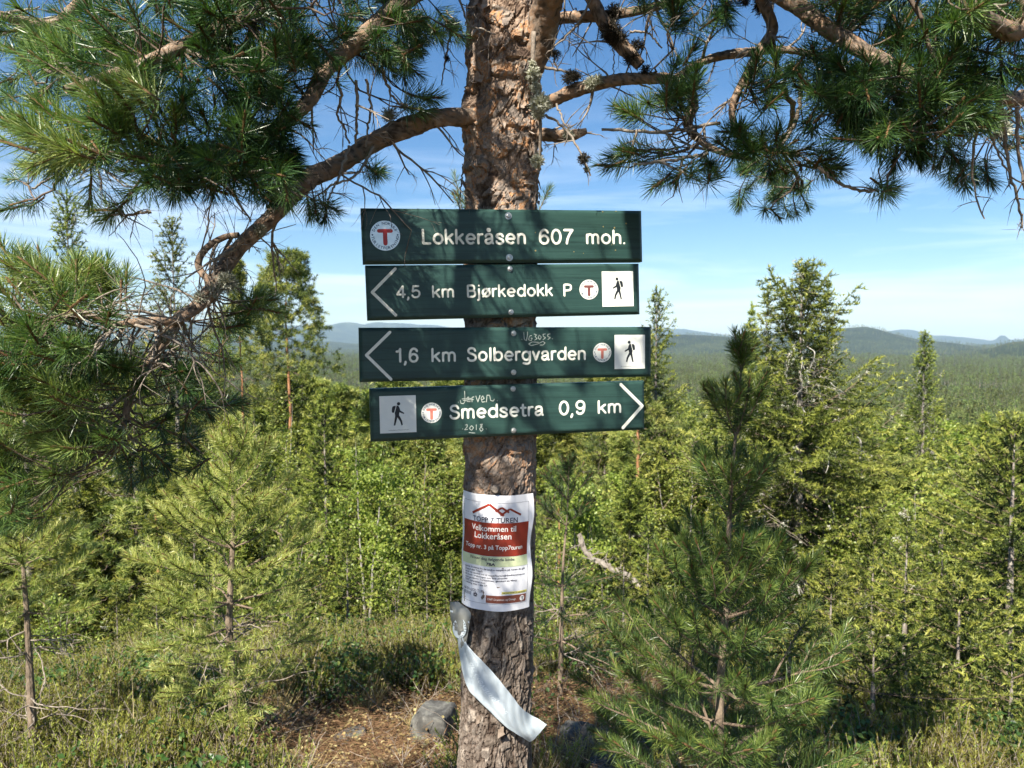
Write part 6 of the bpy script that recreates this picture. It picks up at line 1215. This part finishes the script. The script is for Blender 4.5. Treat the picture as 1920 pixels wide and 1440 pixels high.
g = Geo(); U = np.array([.865 + .034 * math.cos(a) for a in np.linspace(0, 6.283, 24)]); V = np.array([.899 + .024 * math.sin(a) for a in np.linspace(0, 6.283, 24)]); g.add(np.vstack((pp(U, V, .0009), [pp(.865, .899, .0011)])), [(k, 24, k + 1) for k in range(23)]); rd = g.build('round_logo', M['print_white'], pe)
g = Geo(); pline(g, [(.848, .889), (.882, .889)], .0016, .0015, 4); pline(g, [(.865, .889), (.865, .913)], .0016, .0016, 4); g.build('emblem', M['print_dark'], rd)
g = Geo(); a, b = pp(.47, .045, .0015), pp(.53, .035, .0015); tube(g, [a, (a + b) / 2, b], .0006, 5, 0, .5); g.build('staple', M['steel'], pe)

# ------------------------------------------------------------------ the plastic sleeve hanging from the notice
def plastic_mat(name, col, rough, tr):
    m, nt, out = new_mat(name); L = nt.links.new; b = nd(nt, 'ShaderNodeBsdfPrincipled'); b.inputs['Roughness'].default_value = rough; b.inputs['Specular IOR Level'].default_value = .6; b.inputs['Base Color'].default_value = (*col, 1)
    t = nt.nodes.new('ShaderNodeBsdfTranslucent'); t.inputs[0].default_value = (*col, 1); ms = nt.nodes.new('ShaderNodeMixShader'); ms.inputs[0].default_value = tr; L(b.outputs[0], ms.inputs[1]); L(t.outputs[0], ms.inputs[2])
    tc = nt.nodes.new('ShaderNodeTexCoord'); n = noise(nt, 22, 4, .5, tc.outputs['Object']); bp = nd(nt, 'ShaderNodeBump', Strength=.25, Distance=.004); L(n.outputs[0], bp.inputs['Height']); L(bp.outputs[0], b.inputs['Normal']); L(ms.outputs[0], out.inputs[0]); return m
M['film'] = plastic_mat('milky_plastic_film', (.60, .67, .72), .28, .35); M['greyfilm'] = plastic_mat('grey_printed_plastic', (.20, .205, .19), .4, .05); M['filmprint'] = plastic_mat('pale_plastic_print', (.62, .70, .74), .4, .1); M['emboss'] = plastic_mat('faint_embossed_print', (.80, .86, .90), .3, .2)
def front_y(px, py):         # distance of the trunk surface behind a pixel, clamped at the silhouette
    z = P(px, py, TY - .06)[2]; x = P(px, py, TY - .06)[0] - axis_x(z); r = RP + .004; return TY - math.sqrt(max(r * r - x * x, (.045) ** 2))
def loft(lefts, rights, ny, nx, bulge, off):
    Lp = smooth_path([(*P(a, b, front_y(a, b) - off), 0) for a, b in lefts], ny)[:, :3]; Rp = smooth_path([(*P(a, b, front_y(a, b) - off), 0) for a, b in rights], ny)[:, :3]
    t = np.linspace(0, 1, nx)[None, :, None]; q = Lp[:, None] * (1 - t) + Rp[:, None] * t; q[..., 1] -= bulge * np.sin(t[..., 0] * math.pi) ** .8 * np.sin(np.linspace(.25, 2.6, ny))[:, None] ** 1; yy = np.linspace(0, 1, ny)[:, None]; q[..., 1] -= .0020 * np.sin(yy * 19 + t[..., 0] * 6) + .0016 * np.abs(np.sin(yy * 31 + t[..., 0] * 9)) + .0022 * np.abs(np.sin(t[..., 0] * 7 + yy * 3)); return q
def sheet_geo(q, th=.0012):
    ny, nx = q.shape[:2]; i = np.arange(ny - 1)[:, None] * nx; j = np.arange(nx - 1)[None, :]; f = np.stack((i + j, i + nx + j, i + nx + j + 1, i + j + 1), -1).reshape(-1, 4); g = Geo(); g.add(q.reshape(-1, 3), None, f); b = q.copy(); b[..., 1] += th; g.add(b.reshape(-1, 3), None, f[:, ::-1]); return g
se = empty('plastic_sleeve', tuple(P(872, 1140, TY - RP - .012)), 'long milky plastic sleeve with a grey printed top, hanging slantwise from the notice corner', 'plastic bag')
film = loft([(851, 1165), (857, 1190), (862, 1230), (868, 1262), (878, 1290), (893, 1308), (915, 1330), (945, 1358), (972, 1378), (993, 1391)], [(868, 1190), (876, 1207), (890, 1224), (910, 1245), (935, 1272), (958, 1302), (975, 1324), (995, 1340), (1012, 1350), (1025, 1358)], 90, 26, .012, .012)
sheet_geo(film).build('film', M['film'], se, smooth=True)
grey = loft([(844, 1127), (844, 1148), (848, 1170), (856, 1196), (862, 1212)], [(860, 1128), (882, 1147), (881, 1165), (877, 1190), (874, 1215)], 18, 10, .006, .010)
sheet_geo(grey, .0008).build('grey_top', M['greyfilm'], se, smooth=True)
def on_patch(px, py, off): return P(px, py, front_y(px, py) - off)
g = Geo(); cx, cyy = 861.5, 1178.0
ring = [(cx + 13 * math.cos(a) * 1.0, cyy + 19 * math.sin(a)) for a in np.linspace(0, 2 * math.pi, 28, endpoint=False)]; g.add([on_patch(a, b, .0245) for a, b in ring] + [on_patch(cx, cyy, .0245)], [(k, 28, (k + 1) % 28) for k in range(28)]); rd = g.build('round_print', M['filmprint'], se)
g = Geo()
for (a, b), (c, d), (e_, f_), (h_, i_) in (((852, 1167), (856, 1167), (857, 1182), (852, 1182)), ((853, 1176), (869, 1178), (869, 1184), (854, 1182))): g.add([on_patch(a, b, .0256), on_patch(c, d, .0256), on_patch(e_, f_, .0256), on_patch(h_, i_, .0256)], None, [(3, 2, 1, 0)])
g.build('cup_symbol', M['greyfilm'], rd)
g = Geo(); word = 'KE • DRIKKEGLASS'
for k, chh in enumerate(word):
    if chh == ' ': continue
    a = R(-160) + k * R(250) / (len(word) - 1); v, t, asp = text_pts(chh, .02); hh = 3.0 if chh != '•' else 1.2; ww = hh * min(1.1, asp); uu, vv = (v[:, 0] - .5) * ww, (v[:, 1] - .5) * hh; ox, oy = math.cos(a), math.sin(a)
    q = [(cx + 11 * ox + uu_ * -oy + vv_ * ox, cyy + 16.5 * oy + uu_ * ox + vv_ * oy) for uu_, vv_ in zip(uu, vv)]; g.add([on_patch(x, y, .0256) for x, y in q], t)
g.build('ring_lettering', M['print_dark'], rd)
g = Geo()
for a, b in (((844, 1144), (858, 1147)), ((858, 1147), (865, 1151)), ((866, 1152), (873, 1159)), ((874, 1160), (880, 1166))): g.add([on_patch(a[0], a[1], .0185), on_patch(b[0], b[1], .0185), on_patch(b[0], b[1] + 3.4, .0185), on_patch(a[0], a[1] + 3.4, .0185)], None, [(3, 2, 1, 0)])
g.build('white_stripe', M['filmprint'], se)
v, t, asp = text_pts('drikkevannspose', .0); g = Geo(); ny, nx = film.shape[:2]
fu = .24 + v[:, 0] * .42; fv = .62 - v[:, 1] * .28; iy = fu * (ny - 1); ix = fv * (nx - 1); i0 = np.minimum(iy.astype(int), ny - 2); j0 = np.minimum(ix.astype(int), nx - 2); a = (iy - i0)[:, None]; b = (ix - j0)[:, None]
q = film[i0, j0] * (1 - a) * (1 - b) + film[i0 + 1, j0] * a * (1 - b) + film[i0, j0 + 1] * (1 - a) * b + film[i0 + 1, j0 + 1] * a * b; q[:, 1] -= .0006; g.add(q, t); g.build('embossed_lettering', M['emboss'], se)
